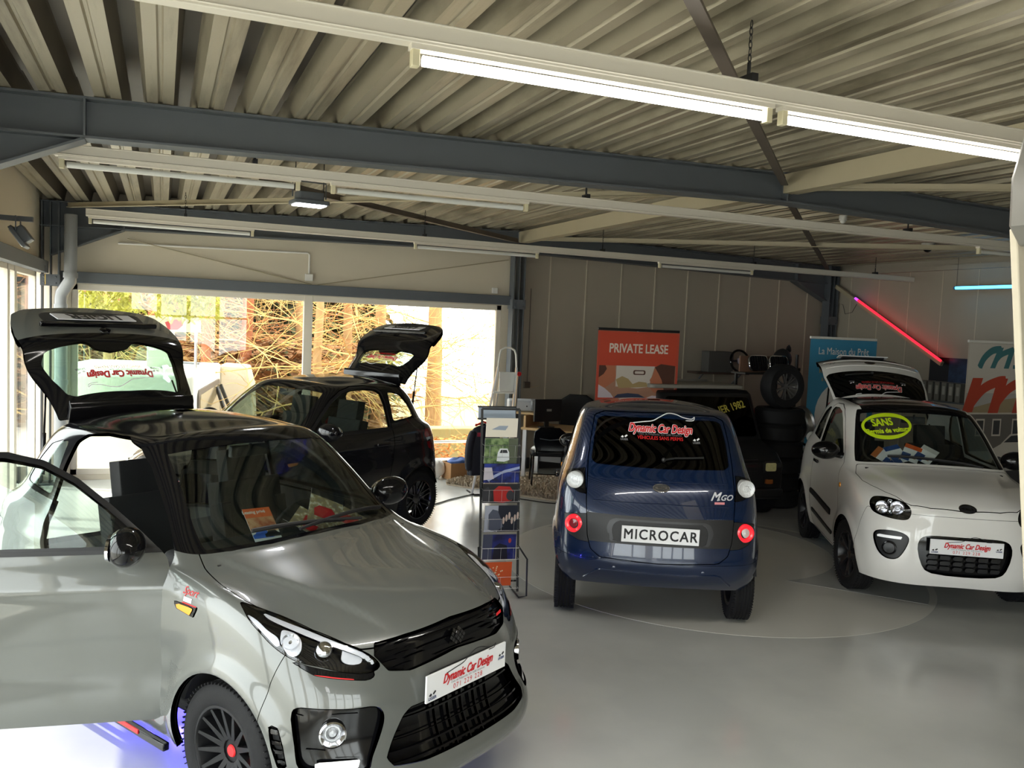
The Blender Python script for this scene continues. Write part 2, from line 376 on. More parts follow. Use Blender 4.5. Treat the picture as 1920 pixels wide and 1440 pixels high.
# ================================================================ ROOM
XL, XR, YB, YF, XM = -1.30, 10.3, 11.3, -4.0, 4.6
def roof_z(x): return 3.265+(x-XL)*.0195 if x < XM else 3.38-(x-XM)*.0235
def S(name, mb, m, **k): return tag(mb.build(name, m, **k), kind='structure')
m_wall = mat('cream_wall_panel', hexc('d3c9b4'), .55, bump=.05, bscale=25, var=.03)
m_wall2 = mat('grey_wall_panel', hexc('aaa191'), .55, bump=.05, bscale=25, var=.04)
m_seam = mat('panel_seam', hexc('c9c0ac'), .5)
m_steel = mat('dark_grey_steel_paint', hexc('595e63'), .5, bump=.04, bscale=80, var=.06)
m_steel2 = mat('brown_grey_steel', hexc('60574e'), .5, var=.15)
m_cream = mat('cream_metal', hexc('b0a58a'), .5, var=.08)
m_white = mat('white_enamel', hexc('e9e7e0'), .35)
m_frame = mat('window_frame_paint', hexc('ded5c4'), .4)
m_black = mat('black_plastic', (.012, .012, .013), .45)
m_blackg = mat('black_gloss', (.004, .004, .005), .10, coat=.15, spec=.4)
m_alu = mat('brushed_aluminium', (.62, .62, .63), .35, metal=1)
m_chrome = mat('chrome', (.8, .8, .82), .08, metal=1)
m_pane = glass('window_glass', (.93, .96, .95))
# floor: grey poured resin with a pale ring
m = bpy.data.materials.new('grey_resin_floor'); m.use_nodes = True; n = m.node_tree; b = n.nodes['Principled BSDF']
tc = n.nodes.new('ShaderNodeTexCoord'); n1 = n.nodes.new('ShaderNodeTexNoise'); n1.inputs['Scale'].default_value = .9; n1.inputs['Detail'].default_value = 6
n.links.new(tc.outputs['Object'], n1.inputs['Vector'])
r1 = n.nodes.new('ShaderNodeValToRGB'); r1.color_ramp.elements[0].color = (*hexc('aaaca8'), 1); r1.color_ramp.elements[1].color = (*hexc('c0c1bc'), 1)
r1.color_ramp.elements[0].position = .35; r1.color_ramp.elements[1].position = .7
n.links.new(n1.outputs['Fac'], r1.inputs[0]); n.links.new(r1.outputs[0], b.inputs['Base Color'])
n2 = n.nodes.new('ShaderNodeTexNoise'); n2.inputs['Scale'].default_value = 3; n2.inputs['Detail'].default_value = 6
n.links.new(tc.outputs['Object'], n2.inputs['Vector'])
mr = n.nodes.new('ShaderNodeMapRange'); mr.inputs[3].default_value = .12; mr.inputs[4].default_value = .26
n.links.new(n2.outputs['Fac'], mr.inputs[0]); n.links.new(mr.outputs[0], b.inputs['Roughness'])
n3 = n.nodes.new('ShaderNodeTexNoise'); n3.inputs['Scale'].default_value = 1.6; n.links.new(tc.outputs['Object'], n3.inputs['Vector'])
bp = n.nodes.new('ShaderNodeBump'); bp.inputs['Strength'].default_value = .12; bp.inputs['Distance'].default_value = .02
n.links.new(n3.outputs['Fac'], bp.inputs['Height']); n.links.new(bp.outputs[0], b.inputs['Normal'])
m_floor = m
m_pale = mat('pale_resin_disc', hexc('cfcec6'), .2, var=.05, vscale=1.5)
m_pale2 = mat('mid_resin_swirl', hexc('aeb0ac'), .2, var=.05, vscale=1.5)
S('floor', MB().box((4.5, 3.65, -.1), (11.8, 15.5, .2)), m_floor)
# pale disc painted into the floor with a darker swirl (thin resin layers)
CX, CY, CR = 4.62, 6.35, 1.86
S('trim_1', MB().prism(ellipse(CX, CY, CR, CR, 96), 0, .0015), m_pale)
sw = [(CX+CR*.97*cos(radians(a)), CY+CR*.97*sin(radians(a))) for a in range(-55, 125, 5)]+[(CX+.35+1.15*cos(radians(a)), CY+.5+1.15*sin(radians(a))) for a in range(125, -92, -6)]
S('trim_2', MB().prism(sw, .0015, .0025), m_pale2)
# back wall: cream part over the windows, grey panels to the right
def wallx(mb, x0, x1, z0, z1, y=YB, t=.12): return mb.box(((x0+x1)/2, y+t/2, (z0+z1)/2), (x1-x0, t, z1-z0))
mb = MB(); wallx(mb, XL-.1, XM, 2.34, 3.5); wallx(mb, XL-.1, -1.0, 0, 2.34); wallx(mb, 4.44, XM, 0, 2.34); wallx(mb, -1, 4.44, -.1, .06)
S('wall_back', mb, m_wall)
mb = MB(); wallx(mb, XM, XR+.2, 0, 3.6)
seams = [5.17+.585*i for i in range(9)]
S('wall_back_right', mb, m_wall2)
mb = MB()
for x in seams: mb.box((x, YB-.004, 1.7), (.018, .012, 3.4))
S('trim_3', mb, m_seam)
mb = MB(); mb.box((XR+.1, 3.6, 1.7), (.2, 15.6, 3.4)); S('wall_right', mb, m_wall2)
mb = MB()
for i in range(24): mb.box((XR-.002, YB-.5-.585*i, 1.6), (.008, .014, 3.2))
S('trim_4', mb, m_seam)
S('trim_5', MB().box((XR-.03, 5, 3.14), (.10, 12.4, .07)), m_wall2)
S('baseboard_back', MB().box((7.4, YB-.02, .08), (5.4, .03, .16)), mat('dark_skirting', hexc('3d3b3a'), .5))
# left wall: band over the windows, posts
mb = MB(); mb.box((XL-.06, 3.6, 2.95), (.12, 15.6, 1.0)); mb.box((XL-.06, 3.6, .03), (.12, 15.6, .1))
S('wall_left', mb, m_wall)
# wall behind the camera with large shop windows on its left half
mb = MB(); mb.box((XL-.1+.25, YF-.06, 1.7), (.5, .12, 3.4)); mb.box((6.45, YF-.06, 1.7), (8.1, .12, 3.4)); mb.box((4.0, YF-.06, 3.05), (9, .12, .7)); mb.box((4.0, YF-.06, .15), (9, .12, .3))
S('wall_front', mb, m_wall)
# windows
def window(name, a, b, z0, z1, muls, axis, pos, fw=.075, trans=None):
    mb = MB()
    def bx(u0, u1, v0, v1, d=.07):
        c = ((u0+u1)/2, (v0+v1)/2); s_ = (u1-u0, v1-v0)
        if axis == 'x': mb.box((c[0], pos, c[1]), (s_[0], d, s_[1]))
        else: mb.box((pos, c[0], c[1]), (d, s_[0], s_[1]))
    bx(a, b, z0, z0+fw); bx(a, b, z1-fw, z1); bx(a, a+fw, z0, z1); bx(b-fw, b, z0, z1)
    for q in muls: bx(q-.055, q+.055, z0, z1, .085)
    if trans: bx(a, b, trans-.03, trans+.03)
    fr = S(name, mb, m_frame, bevel=.006)
    g = MB()
    if axis == 'x': g.box(((a+b)/2, pos, (z0+z1)/2), (b-a-.05, .008, z1-z0-.05))
    else: g.box((pos, (a+b)/2, (z0+z1)/2), (.008, b-a-.05, z1-z0-.05))
    o = g.build('pane', m_pane, fr); o['kind'] = 'structure'
    return fr
window('window_1', -1.0, 4.44, .06, 2.34, [1.75], 'x', YB+.04)
window('window_2', 8.45, 10.95, .08, 2.46, [9.05, 9.45], 'y', XL-.05)
window('window_3', 5.75, 8.35, .08, 2.46, [7.05], 'y', XL-.05)
window('window_4', .2, 5.55, .08, 2.46, [1.5, 2.9, 4.2], 'y', XL-.05)
window('window_5', -3.9, .1, .08, 2.46, [-1.9], 'y', XL-.05)
window('window_6', -.9, 2.4, .3, 2.7, [-.1, .7, 1.5], 'x', YF-.04, trans=1.9)
# ceiling: trapezoidal steel deck, ribs along Y
m = bpy.data.materials.new('stained_steel_deck'); m.use_nodes = True; n = m.node_tree; b = n.nodes['Principled BSDF']
b.inputs['Roughness'].default_value = .38; b.inputs['Metallic'].default_value = .15
tc = n.nodes.new('ShaderNodeTexCoord'); mp = n.nodes.new('ShaderNodeMapping'); mp.inputs['Scale'].default_value = (4, .30, 1)
n.links.new(tc.outputs['Object'], mp.inputs[0])
n1 = n.nodes.new('ShaderNodeTexNoise'); n1.inputs['Scale'].default_value = 1.3; n1.inputs['Detail'].default_value = 7; n1.inputs['Roughness'].default_value = .65
n.links.new(mp.outputs[0], n1.inputs['Vector'])
r1 = n.nodes.new('ShaderNodeValToRGB'); r1.color_ramp.elements[0].color = (*hexc('625946'), 1); r1.color_ramp.elements[1].color = (*hexc('a59c86'), 1)
r1.color_ramp.elements[0].position = .30; r1.color_ramp.elements[1].position = .52
n.links.new(n1.outputs['Fac'], r1.inputs[0]); n.links.new(r1.outputs[0], b.inputs['Base Color'])
n2 = n.nodes.new('ShaderNodeTexNoise'); n2.inputs['Scale'].default_value = 140
n.links.new(tc.outputs['Object'], n2.inputs['Vector'])
bp = n.nodes.new('ShaderNodeBump'); bp.inputs['Strength'].default_value = .15; bp.inputs['Distance'].default_value = .004
n.links.new(n2.outputs['Fac'], bp.inputs['Height']); n.links.new(bp.outputs[0], b.inputs['Normal'])
m_deck = m
m_grime_shade = mat('soiled_shaded_deck_trough', hexc('4a4238'), .5, metal=.1, var=.3, vscale=.8)  # grime and the shadow inside the ribs, both put into this colour
PER = .28; prof = [(0, 0), (.058, 0), (.066, .014), (.080, .014), (.088, 0), (.145, 0), (.170, .118), (.176, .13), (.248, .13), (.254, .118)]
mb = MB(); xs = []
x = XL-.2
while x < XR+.3:
    xs += [(x+p[0], p[1]) for p in prof]; x += PER
# the sheets are lapped at each frame
for (y0, y1, dz) in ((YF-.2, 5.7, .0), (5.66, YB+.15, .012)):
    vs = [(p[0], y, roof_z(p[0])+p[1]+dz) for y in (y0, (y0+y1)/2, y1) for p in xs]; k = len(xs)
    fs = [(j*k+i, j*k+i+1, (j+1)*k+i+1, (j+1)*k+i) for j in range(2) for i in range(k-1)]
    mb.add(vs, fs)
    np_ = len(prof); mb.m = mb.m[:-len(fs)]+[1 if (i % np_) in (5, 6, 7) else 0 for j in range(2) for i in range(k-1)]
cl = S('ceiling', mb, [m_deck, m_grime_shade], ang=12)
mb = MB(); mb.box((4.5, 3.65, 3.62), (12.2, 15.8, .06)); S('roof_cover', mb, m_black)
# ---------------------------------------------------------------- steel frames
def ibeam(mb, a, b, h, w=.16, tf=.014, tw=.009):
    """a, b: points on the top flange centre line; web hangs down"""
    a, b = Vector(a), Vector(b); up = Vector((0, 0, 1))
    mb.bar(a-up*tf/2, b-up*tf/2, w, tf); mb.bar(a-up*(h-tf/2), b-up*(h-tf/2), w, tf); mb.bar(a-up*h/2, b-up*h/2, tw, h-2*tf)
def steel_frame(y, lab, hb=.235, near=False):
    t = empty('steel_roof_beam', (XL, y, 0), label=lab, cat='beam')
    for (x0, x1) in ((XL, XM), (XM, XR)):
        mb = MB(); ibeam(mb, (x0-XL, 0, roof_z(x0)-.005), (x1-XL, 0, roof_z(x1)-.005), hb)
        for q in ([.87] if x0 < 0 else [4.85]):
            xx = x0+q-XL
            for s_ in (-1, 1): mb.box((xx, s_*.042, roof_z(x0+q)-.005-hb/2), (.012, .075, hb-.03))
        if x0 < 0:
            for s_ in (-1, 1): mb.box((5.9-.012, s_*.042, roof_z(XM)-.005-hb/2), (.014, .075, hb-.02))
        mb.build('rafter', m_steel, t)
    # haunches
    for (x0, dx) in ((XL, 1), (XR, -1)):
        z = roof_z(x0)-hb; L_ = .77
        mb = MB(); A = (x0-XL)+dx*.10
        pts = [(A, z-.0), (A+dx*L_, z+dx*0+.015), (A, z-.33)]
        X = Matrix(((1, 0, 0, 0), (0, 0, -1, .0), (0, 1, 0, 0), (0, 0, 0, 1)))
        mb.prism(pts, -.005, .005, X); mb.bar((A, 0, z-.33), (A+dx*L_, 0, z+.012), .16, .014)
        mb.build('haunch', m_steel, t)
    return t
steel_frame(5.64, 'dark grey steel roof beam nearest the camera, over the grey car', .235)
steel_frame(11.16, 'dark grey steel roof beam along the back wall above the windows', .29)
def column(x, y, lab, w=.17, z=3.25):
    mb = MB()
    mb.box((0, 0, z/2), (.01, .15, z)); mb.box((-w/2, 0, z/2), (.014, .16, z)); mb.box((w/2, 0, z/2), (.014, .16, z)); mb.box((0, 0, .01), (w+.08, .24, .02))
    t = empty('steel_column', (x, y, 0), label=lab, cat='column'); mb.build('shaft', m_steel, t)
    mb = MB().box((0, 0, 2.36), (.2, .18, .13))
    for i in (-1, 1):
        for j in (-1, 1): mb.ball((i*.06, -.095, 2.36+j*.035), .012, 8)
    mb.build('joint_plate', m_steel, t)
    return t
column(-1.19, 11.12, 'dark grey steel column in the left back corner behind a downpipe')
column(4.6, 11.14, 'dark grey steel column between the big window and the grey panels', .16, 3.09)
column(10.16, 11.1, 'dark steel column in the right back corner beside the blue banner')
column(XL+.06, 5.64, 'dark grey steel column at the left windows carrying the near beam')
# lintel rails
t = tag(MB().box((1.7, 11.2, 2.41), (5.65, .1, .13)).build('window_lintel_rail', m_steel, bevel=.004), 'dark grey steel rail across the top of the big back windows', 'rail')
t = tag(MB().box((XL+.05, 3.5, 2.50), (.1, 15, .13)).build('window_lintel_rail', m_steel, bevel=.004), 'dark grey steel rail across the top of the left windows', 'rail')
# ridge purlin, cream, in two bays
for (y0, y1, lab) in ((.5, 5.58, 'cream ridge purlin running toward the camera from the near beam'), (5.7, 11.05, 'cream ridge purlin between the near beam and the back wall beam')):
    mb = MB(); mb.box((0, (y0+y1)/2, 3.285), (.09, y1-y0, .15)); mb.box((.03, (y0+y1)/2, 3.22), (.14, y1-y0, .012))
    tag(mb.build('ridge_purlin', m_cream, loc=(XM, 0, 0)), lab, 'purlin')
# diagonal wind braces
def brace(a, b, lab, m_=m_steel2, w=.055):
    a, b = Vector(a), Vector(b); mb = MB()
    mb.bar((0, 0, 0), b-a, w, .008); mb.bar((0, 0, .03), b-a+Vector((0, 0, .03)), .008, w)
    return tag(mb.build('wind_brace', m_, loc=a), lab, 'brace')
brace((.75, 7.7, 3.2), (4.5, 10.95, 3.2), 'dark steel angle brace under the deck above the floodlight')
brace((-1.0, 10.9, 3.18), (4.35, 5.75, 3.2), 'cream diagonal brace crossing the dark brace behind the near beam', m_cream, .045)
brace((1.3, 2.2, 3.21), (4.5, 5.5, 3.26), 'dark steel angle brace rising to the near beam past the lit tube')
brace((4.75, 5.8, 3.25), (10.0, 11.0, 3.14), 'dark steel angle brace falling to the right back corner')
brace((4.8, 10.9, 3.25), (10.1, 5.8, 3.12), 'cream diagonal brace under the deck above the white car', m_cream, .045)
brace((4.8, 5.5, 3.25), (10.0, .8, 3.12), 'cream diagonal brace under the deck at the far right', m_cream, .045)
# thin wires on the cream band above the windows
for a, b, lab in (((-.4, 11.26, 2.9), (1.78, 11.27, 2.48), 'thin bracing rod on the cream band, left of the junction box'), ((1.85, 11.27, 2.48), (4.5, 11.26, 2.98), 'thin bracing rod on the cream band, right of the junction box')):
    tag(MB().tube([a, b], .007, 6).build('bracing_rod', m_cream), lab, 'rod')
# conduit and boxes
mb = MB(); mb.tube([(-.5, 11.27, 2.84), (1.72, 11.27, 2.88), (1.74, 11.27, 2.86), (1.74, 11.27, 2.62)], .012, 8)
t = tag(mb.build('cable_conduit', m_white), 'white cable conduit running down to the square junction box', 'conduit')
tag(MB().box((1.74, 11.265, 2.57), (.1, .05, .09)).build('junction_box', m_white, bevel=.006), 'small white junction box above the window mullion', 'junction box')
tag(MB().box((4.31, 11.265, 2.54), (.08, .05, .08)).build('wall_sensor', m_white, bevel=.006), 'small white box on the cream wall beside the middle column', 'sensor')
# downpipe in the corner
mb = MB(); mb.tube([(0, 0, 3.1), (0, 0, 2.42), (.0, .0, 2.36), (-.09, .06, 2.22), (-.1, .07, 2.16), (-.1, .07, .05)], .068, 20)
for z in (2.42, 2.06, 1.2): mb.tube([((-.1 if z < 2.3 else 0), (.07 if z < 2.3 else 0), z-.03), ((-.1 if z < 2.3 else 0), (.07 if z < 2.3 else 0), z+.03)], .076, 20)
tag(mb.build('downpipe', mat('grey_pvc_pipe', hexc('8c8e8f'), .3), loc=(-.97, 10.90, 0)), 'grey plastic rain pipe bending down the left back corner', 'pipe')
# paper tag hanging on left lintel
mb = MB(); mb.tube([(0, 0, 0), (0, 0, -.1)], .002, 5)
t = tag(mb.build('hanging_tag', m_black, loc=(XL+.115, 10.55, 2.5)), 'small yellow tag hanging from the left lintel rail', 'tag')
MB().box((0, 0, -.15), (.004, .05, .11), X=rot('X', .15)).build('paper', mat('yellow_paper', hexc('e0c26a'), .6), t)
# ---------------------------------------------------------------- light tracks
m_rail = mat('track_rail_white', hexc('d9d2c4'), .4)
m_tube_on = mat('lit_tube', (1, 1, 1), .3, emis=(1, .97, .9), es=9)
m_tube_off = mat('unlit_tube', hexc('dcdcd6'), .25)
m_hold = mat('tube_holder_cream', hexc('d8cfae'), .4)
def track(x0, x1, y, z0, z1, tubes, hangers, lab, joints=()):
    """tubes: list of (start, end, lit)"""
    t = empty('light_track', (x0, y, 0), label=lab, cat='light track')
    zf = lambda x: z0+(z1-z0)*(x-x0)/(x1-x0)
    L = lambda x: x-x0
    mb = MB(); mb.bar((0, 0, z0+.035), (x1-x0, 0, z1+.035), .06, .07); mb.bar((0, 0, z0+.068), (x1-x0, 0, z1+.068), .075, .008); mb.bar((0, 0, z0+.012), (x1-x0, 0, z1+.012), .07, .006)
    mb.build('rail', m_rail, t, bevel=.003)
    for (a, b, lit) in tubes:
        za, zb = zf(a), zf(b)
        mb = MB().bar((L(a), 0, za-.006), (L(b), 0, zb-.006), .045, .022); mb.build('batten', m_rail, t)
        o = MB().tube([(L(a)+.045, 0, za-.048), (L(b)-.045, 0, zb-.048)], .0185, 14).build('tube_lamp', m_tube_on if lit else m_tube_off, t)
        o['label'] = 'lit fluorescent tube' if lit else 'unlit fluorescent tube'
        for q, zz in ((a, za), (b, zb)):
            MB().box((L(q)+(.018 if q == a else -.018), 0, zz-.035), (.028, .034, .075)).build('tube_holder', m_hold, t, bevel=.003)
    for hx in hangers:
        mb = MB(); z = zf(hx)+.07; zt = roof_z(hx)+.0
        mb.box((L(hx), 0, z+.015), (.03, .085, .03)); mb.tube([(L(hx), 0, z+.02), (L(hx), 0, z+.08)], .008, 6)
        k = int((zt-z-.06)/.028)
        for i in range(max(k, 0)):
            ring = [(L(hx)+(.007*cos(a_) if i % 2 else 0), (0 if i % 2 else .007*cos(a_)), z+.07+i*.026+.017*sin(a_)) for a_ in [2*pi*j/8 for j in range(8)]]
            mb.tube(ring, .0022, 5, closed=True)
        mb.build('hanger_chain', m_black, t)
    return t
track(-.9, 7.6, 2.86, 3.0, 3.0, [(.755, 2.25, True), (2.29, 3.79, True)], [.3, 2.13, 5.4], 'white light track nearest the camera with two lit tubes')
track(-.62, 9.9, 5.96, 2.985, 3.02, [(-.6, .85, False), (1.05, 2.52, False), (7.2, 8.7, False)], [.55, 3.0, 6.3, 9.0], 'long white light track just behind the near steel beam')
track(-.70, 10.02, 9.32, 2.95, 2.93, [(-.68, .87, False), (2.58, 4.1, False), (5.75, 7.2, False)], [.2, 2.7, 4.95, 7.2, 9.3], 'white light track farthest back, in front of the window band')
# the two lit tubes light the room
for i, (a, b) in enumerate(((.8, 2.2), (2.35, 3.75))):
    l = bpy.data.lights.new('tube_light', 'AREA'); l.shape = 'RECTANGLE'; l.size = 1.4; l.size_y = .03; l.energy = 17; l.color = (1, .96, .88)
    o = bpy.data.objects.new('tube_light', l); COL.objects.link(o); o.location = ((a+b)/2, 2.86, 2.925)
# floodlights
def floodlight(loc, rz, tilt, lab, lit, sc=1.0, hang=True):
    t = empty('floodlight', loc, rz, label=lab, cat='floodlight'); t.scale = (sc,)*3
    X = rot('X', tilt)
    MB().prism(rpoly(.2, .14, .02), .02, .09, X).build('body', m_steel, t, bevel=.006)
    MB().prism(rpoly(.27, .20, .02), -.005, .025, X).build('frame', m_steel, t, bevel=.004)
    MB().prism(rpoly(.23, .16, .01), -.012, -.004, X).build('lamp_glass', mat('flood_lit', (1, 1, 1), .3, emis=(.9, .95, 1), es=14) if lit else mat('flood_glass', (.7, .72, .72), .08, metal=.6), t)
    mb = MB(); mb.tube([(-.13, 0, .05), (-.13, 0, .17), (.13, 0, .17), (.13, 0, .05)], .006, 6)
    mb.build('bracket', m_steel, t)
    if lit:
        MB().tube([(-.11, 0, .1), (-.11, 0, .42)], .004, 5).tube([(.11, 0, .1), (.11, 0, .42)], .004, 5).build('hanger', m_black, t)
    else: MB().box((0, .10, .16), (.06, .42, .04)).build('wall_mount', m_steel, t)
    return t
floodlight((1.03, 6.75, 2.93), radians(8), 0, 'grey floodlight hanging under the deck, lit, behind the near beam', True, 1.0)
floodlight((-1.12, 8.2, 2.62), radians(90), radians(55), 'black floodlight on the left wall above the windows', False, 1.0)
l = bpy.data.lights.new('flood_light', 'AREA'); l.size = .15; l.energy = 6; o = bpy.data.objects.new('flood_light', l); COL.objects.link(o); o.location = (1.03, 6.75, 2.90)
# dome camera and smoke sensors
def dome(x, y, lab, r=.06):
    t = empty('dome_camera', (x, y, roof_z(x)-.0), label=lab, cat='camera' if r > .05 else 'sensor')
    MB().tube([(0, 0, .02), (0, 0, -.04)], r, 20).build('base', m_white, t)
    MB().ball((0, 0, -.045), (r*.72, r*.72, r*.7), 16).build('dome', m_blackg if r > .05 else m_white, t)
dome(8.75, 7.95, 'white dome camera with dark eye under the deck at right', .075)
dome(6.5, 7.0, 'small white smoke sensor under the deck', .04)
# blue neon-coloured tube hanging near the right wall and red tube on the sloping pole
m_blue = mat('blue_lit_tube', (.1, .5, 1), .3, emis=(.07, .50, 1), es=4.5)
m_red = mat('red_lit_tube', (1, .05, .08), .3, emis=(1, .012, .03), es=2.2)
t = empty('blue_tube_lamp', (10.12, 8.25, 2.84), label='blue glowing tube lamp hanging flat near the right wall', cat='tube lamp')
MB().tube([(0, -.42, 0), (0, .42, 0)], .02, 12).build('tube', m_blue, t)
MB().bar((.035, -.44, .0), (.035, .44, 0), .03, .05).build('backplate', m_steel, t)
for y in (-.44, .44):
    MB().tube([(0, y, 0), (0, y*1.04, 0)], [.024, .008], 10).build('end_cap', m_black, t)
MB().tube([(0, .41, .02), (0, .41, .42)], .003, 5).build('cord', m_black, t); MB().tube([(0, -.41, .02), (0, -.41, .42)], .003, 5).build('cord', m_black, t)
t = empty('red_light_pole', (10.18, 11.0, 2.92), label='cream sloping pole with a red glowing tube on the right wall', cat='tube lamp')
p0, p1 = Vector((0, 0, 0)), Vector((0, -2.15, -1.14))
MB().bar(p0, p1, .05, .06).build('pole', m_cream, t)
q0 = p0.lerp(p1, .24)+Vector((-.03, 0, .045))
MB().tube([q0, p1+Vector((-.03, 0, .045))], .017, 10).build('tube', m_red, t)
MB().tube([q0, q0+Vector((0, .06, .032))], .019, 10).build('end_cap', mat('violet_cap', (.3, .05, .6), .3, emis=(.4, .05, .9), es=2), t)
MB().tube([(-.02, -.5, -.27), (-.04, -.42, -.42), (-.05, -.28, -.45), (-.03, -.2, -.30), (-.02, -.1, -.28), (-.02, -.08, -.6)], .004, 5).build('cord', m_black, t)
# valve / box low on the grey panels beside the column
t = tag(MB().box((4.86, 11.26, 1.22), (.09, .05, .09)).build('wall_valve', m_steel2, bevel=.004), 'small brass coloured valve on the grey panel beside the middle column', 'valve')
MB().tube([(4.86, 11.25, 1.26), (4.86, 11.25, 2.6)], .006, 6).build('pipe', m_steel2, t)
# outlines on the car shells in (u, v) shell coordinates
TR={'HEAD':[(-4.15,5.52),(-3.68,5.69),(-3.18,5.6),(-2.78,5.29),(-2.37,4.97),(-1.98,4.61),(-1.77,4.12),(-2.0,3.93),(-2.5,4.02),(-2.88,4.13),(-3.34,4.16),(-3.77,4.35),(-4.02,4.59),(-4.24,4.94)],'HEAD_UNDER':[(-3.51,4.15),(-2.88,4.07),(-2.36,3.98),(-1.91,3.98),(-1.9,3.79),(-2.04,3.69),(-2.52,3.77),(-2.99,3.82)],'HEAD_RED':[(-3.06,3.84),(-2.8,3.85),(-2.28,3.78),(-2.28,3.72),(-2.66,3.73),(-3.0,3.77)],'HEAD_STRIP':[(-3.5,5.56),(-2.94,5.36),(-2.52,5.07),(-2.07,4.68),(-1.86,4.25),(-1.91,4.19),(-2.17,4.58),(-2.67,4.96),(-3.15,5.22),(-3.59,5.37)],'HEAD_A':[(-4.21,5.13),(-4.01,5.09),(-3.86,4.86),(-3.66,4.74),(-3.71,4.39),(-3.96,4.63),(-4.17,4.9)],'HEAD_B':[(-3.44,5.13),(-3.22,5.2),(-3.1,5.12),(-3.15,4.84),(-3.28,4.43),(-3.45,4.25),(-3.57,4.38),(-3.63,4.68)],'HEAD_C':[(-2.74,5.14),(-2.59,5.09),(-2.51,4.93),(-2.56,4.66),(-2.7,4.45),(-2.91,4.45),(-2.93,4.76)],'HEAD_D':[(-2.37,4.87),(-2.21,4.73),(-2.1,4.48),(-2.15,4.3),(-2.36,4.29),(-2.49,4.47)],'FOGB':[(-3.52,2.8),(-2.96,2.91),(-2.4,2.91),(-1.97,2.91),(-1.82,2.65),(-1.89,2.24),(-2.09,1.73),(-2.25,1.41),(-3.0,1.37),(-3.4,1.42),(-3.49,2.0)],'FOG_LOW':[(-3.09,1.63),(-2.61,1.69),(-2.28,1.71),(-2.34,1.5),(-2.81,1.4),(-3.1,1.42)],'UGR':[(-1.82,4.84),(-1.07,4.84),(0.08,4.87),(2.87,4.45),(1.71,3.99),(0.17,3.83),(-1.16,3.58),(-1.52,3.72),(-1.67,4.04)],'LGR':[(-1.48,2.55),(-1.27,2.66),(-0.91,2.7),(-0.14,2.75),(0.94,2.78),(1.14,2.53),(1.08,2.05),(0.24,1.63),(-0.74,1.54),(-1.55,1.45),(-1.9,1.53)],'CVENT':[(-3.97,2.39),(-3.81,2.34),(-3.71,1.97),(-3.64,1.45),(-3.79,1.41),(-3.91,1.9)],'REPEAT':[(-5.88,4.6),(-5.4,4.59),(-5.49,4.22),(-5.82,4.36)],'REP_AMBER':[(-5.82,4.56),(-5.48,4.53),(-5.53,4.27),(-5.79,4.39)],'WHEAD':[(-3.53,4.37),(-3.3,4.81),(-2.66,5.0),(-2.01,4.84),(-1.75,4.37),(-1.77,3.86),(-1.99,3.65),(-2.62,3.63),(-3.22,3.73),(-3.46,3.96)],'WFOG':[(-3.17,2.61),(-2.94,2.9),(-2.26,3.02),(-1.83,2.88),(-1.77,2.56),(-1.97,1.94),(-2.19,1.67),(-2.56,1.66),(-2.92,1.98)],'WDRL':[(-3.01,2.71),(-2.01,2.8),(-2.0,2.67),(-3.0,2.59)],'WGR':[(-1.36,2.71),(-1.19,2.95),(-0.77,3.03),(0.27,3.06),(1.16,3.02),(1.5,2.77),(1.51,2.26),(1.31,1.51),(0.98,1.18),(-0.09,1.01),(-0.78,1.19),(-1.12,1.53),(-1.33,2.19)],'BUL':[(10.03,6.31),(11.1,6.65),(11.28,5.0),(11.03,5.05),(10.67,5.33),(10.21,5.75)],'BLL':[(10.48,3.94),(11.33,4.16),(11.43,2.96),(11.15,2.97),(10.78,3.14),(10.6,3.43)],'BHATCH':[(10.27,9.13),(11.15,6.53),(11.38,3.33),(11.48,2.63),(11.69,2.29),(-3.49,2.23)],'BGLASS':[(10.93,8.89),(11.06,7.94),(11.18,6.9),(12.95,6.93)]}
# ================================================================ CARS
m_tyre = mat('tyre_rubber', (.012, .012, .013), .7, bump=.15, bscale=220, var=.2, spec=.25)
m_liner = mat('black_liner', (.008, .008, .009), .8)
m_rubber = mat('window_rubber', (.012, .012, .013), .5)
m_cloth = mat('black_seat_cloth', (.009, .009, .010), .85, bump=.2, bscale=200)
m_dash = mat('dashboard_plastic', (.009, .009, .010), .7, spec=.25)
m_clear = glass('clear_lens', (.97, .98, 1), ior=1.45)
m_wind = glass('tinted_windscreen', (.72, .77, .75), ior=1.5)
m_sidegl = glass('tinted_side_glass', (.80, .87, .84), ior=1.5)
m_dark_gl = glass('dark_rear_glass', (.12, .13, .14), ior=1.5)
m_green_gl = glass('green_tailgate_glass', (.74, .90, .82), ior=1.5)
m_amber = mat('amber_lens', hexc('f39a1d'), .25, coat=.5)
m_redl = mat('red_lamp_ring', hexc('f0202a'), .25, coat=.8, emis=(1, .02, .04), es=.55)
m_redp = mat('red_accent', hexc('e2272b'), .35)
m_platew = mat('plate_white', hexc('f2f2f4'), .35)
m_ink = mat('ink_black', (.01, .01, .012), .4)
m_inkred = mat('ink_red', hexc('d31f24'), .4)
m_inkgrey = mat('ink_grey', hexc('6f6f72'), .5)
m_inkwhite = mat('ink_white', hexc('f0f0f0'), .45)
m_inkblue = mat('ink_blue', hexc('28386e'), .45)
def lamp_reflector():
    return mat('lamp_reflector', (.92, .92, .94), .3, metal=.35)
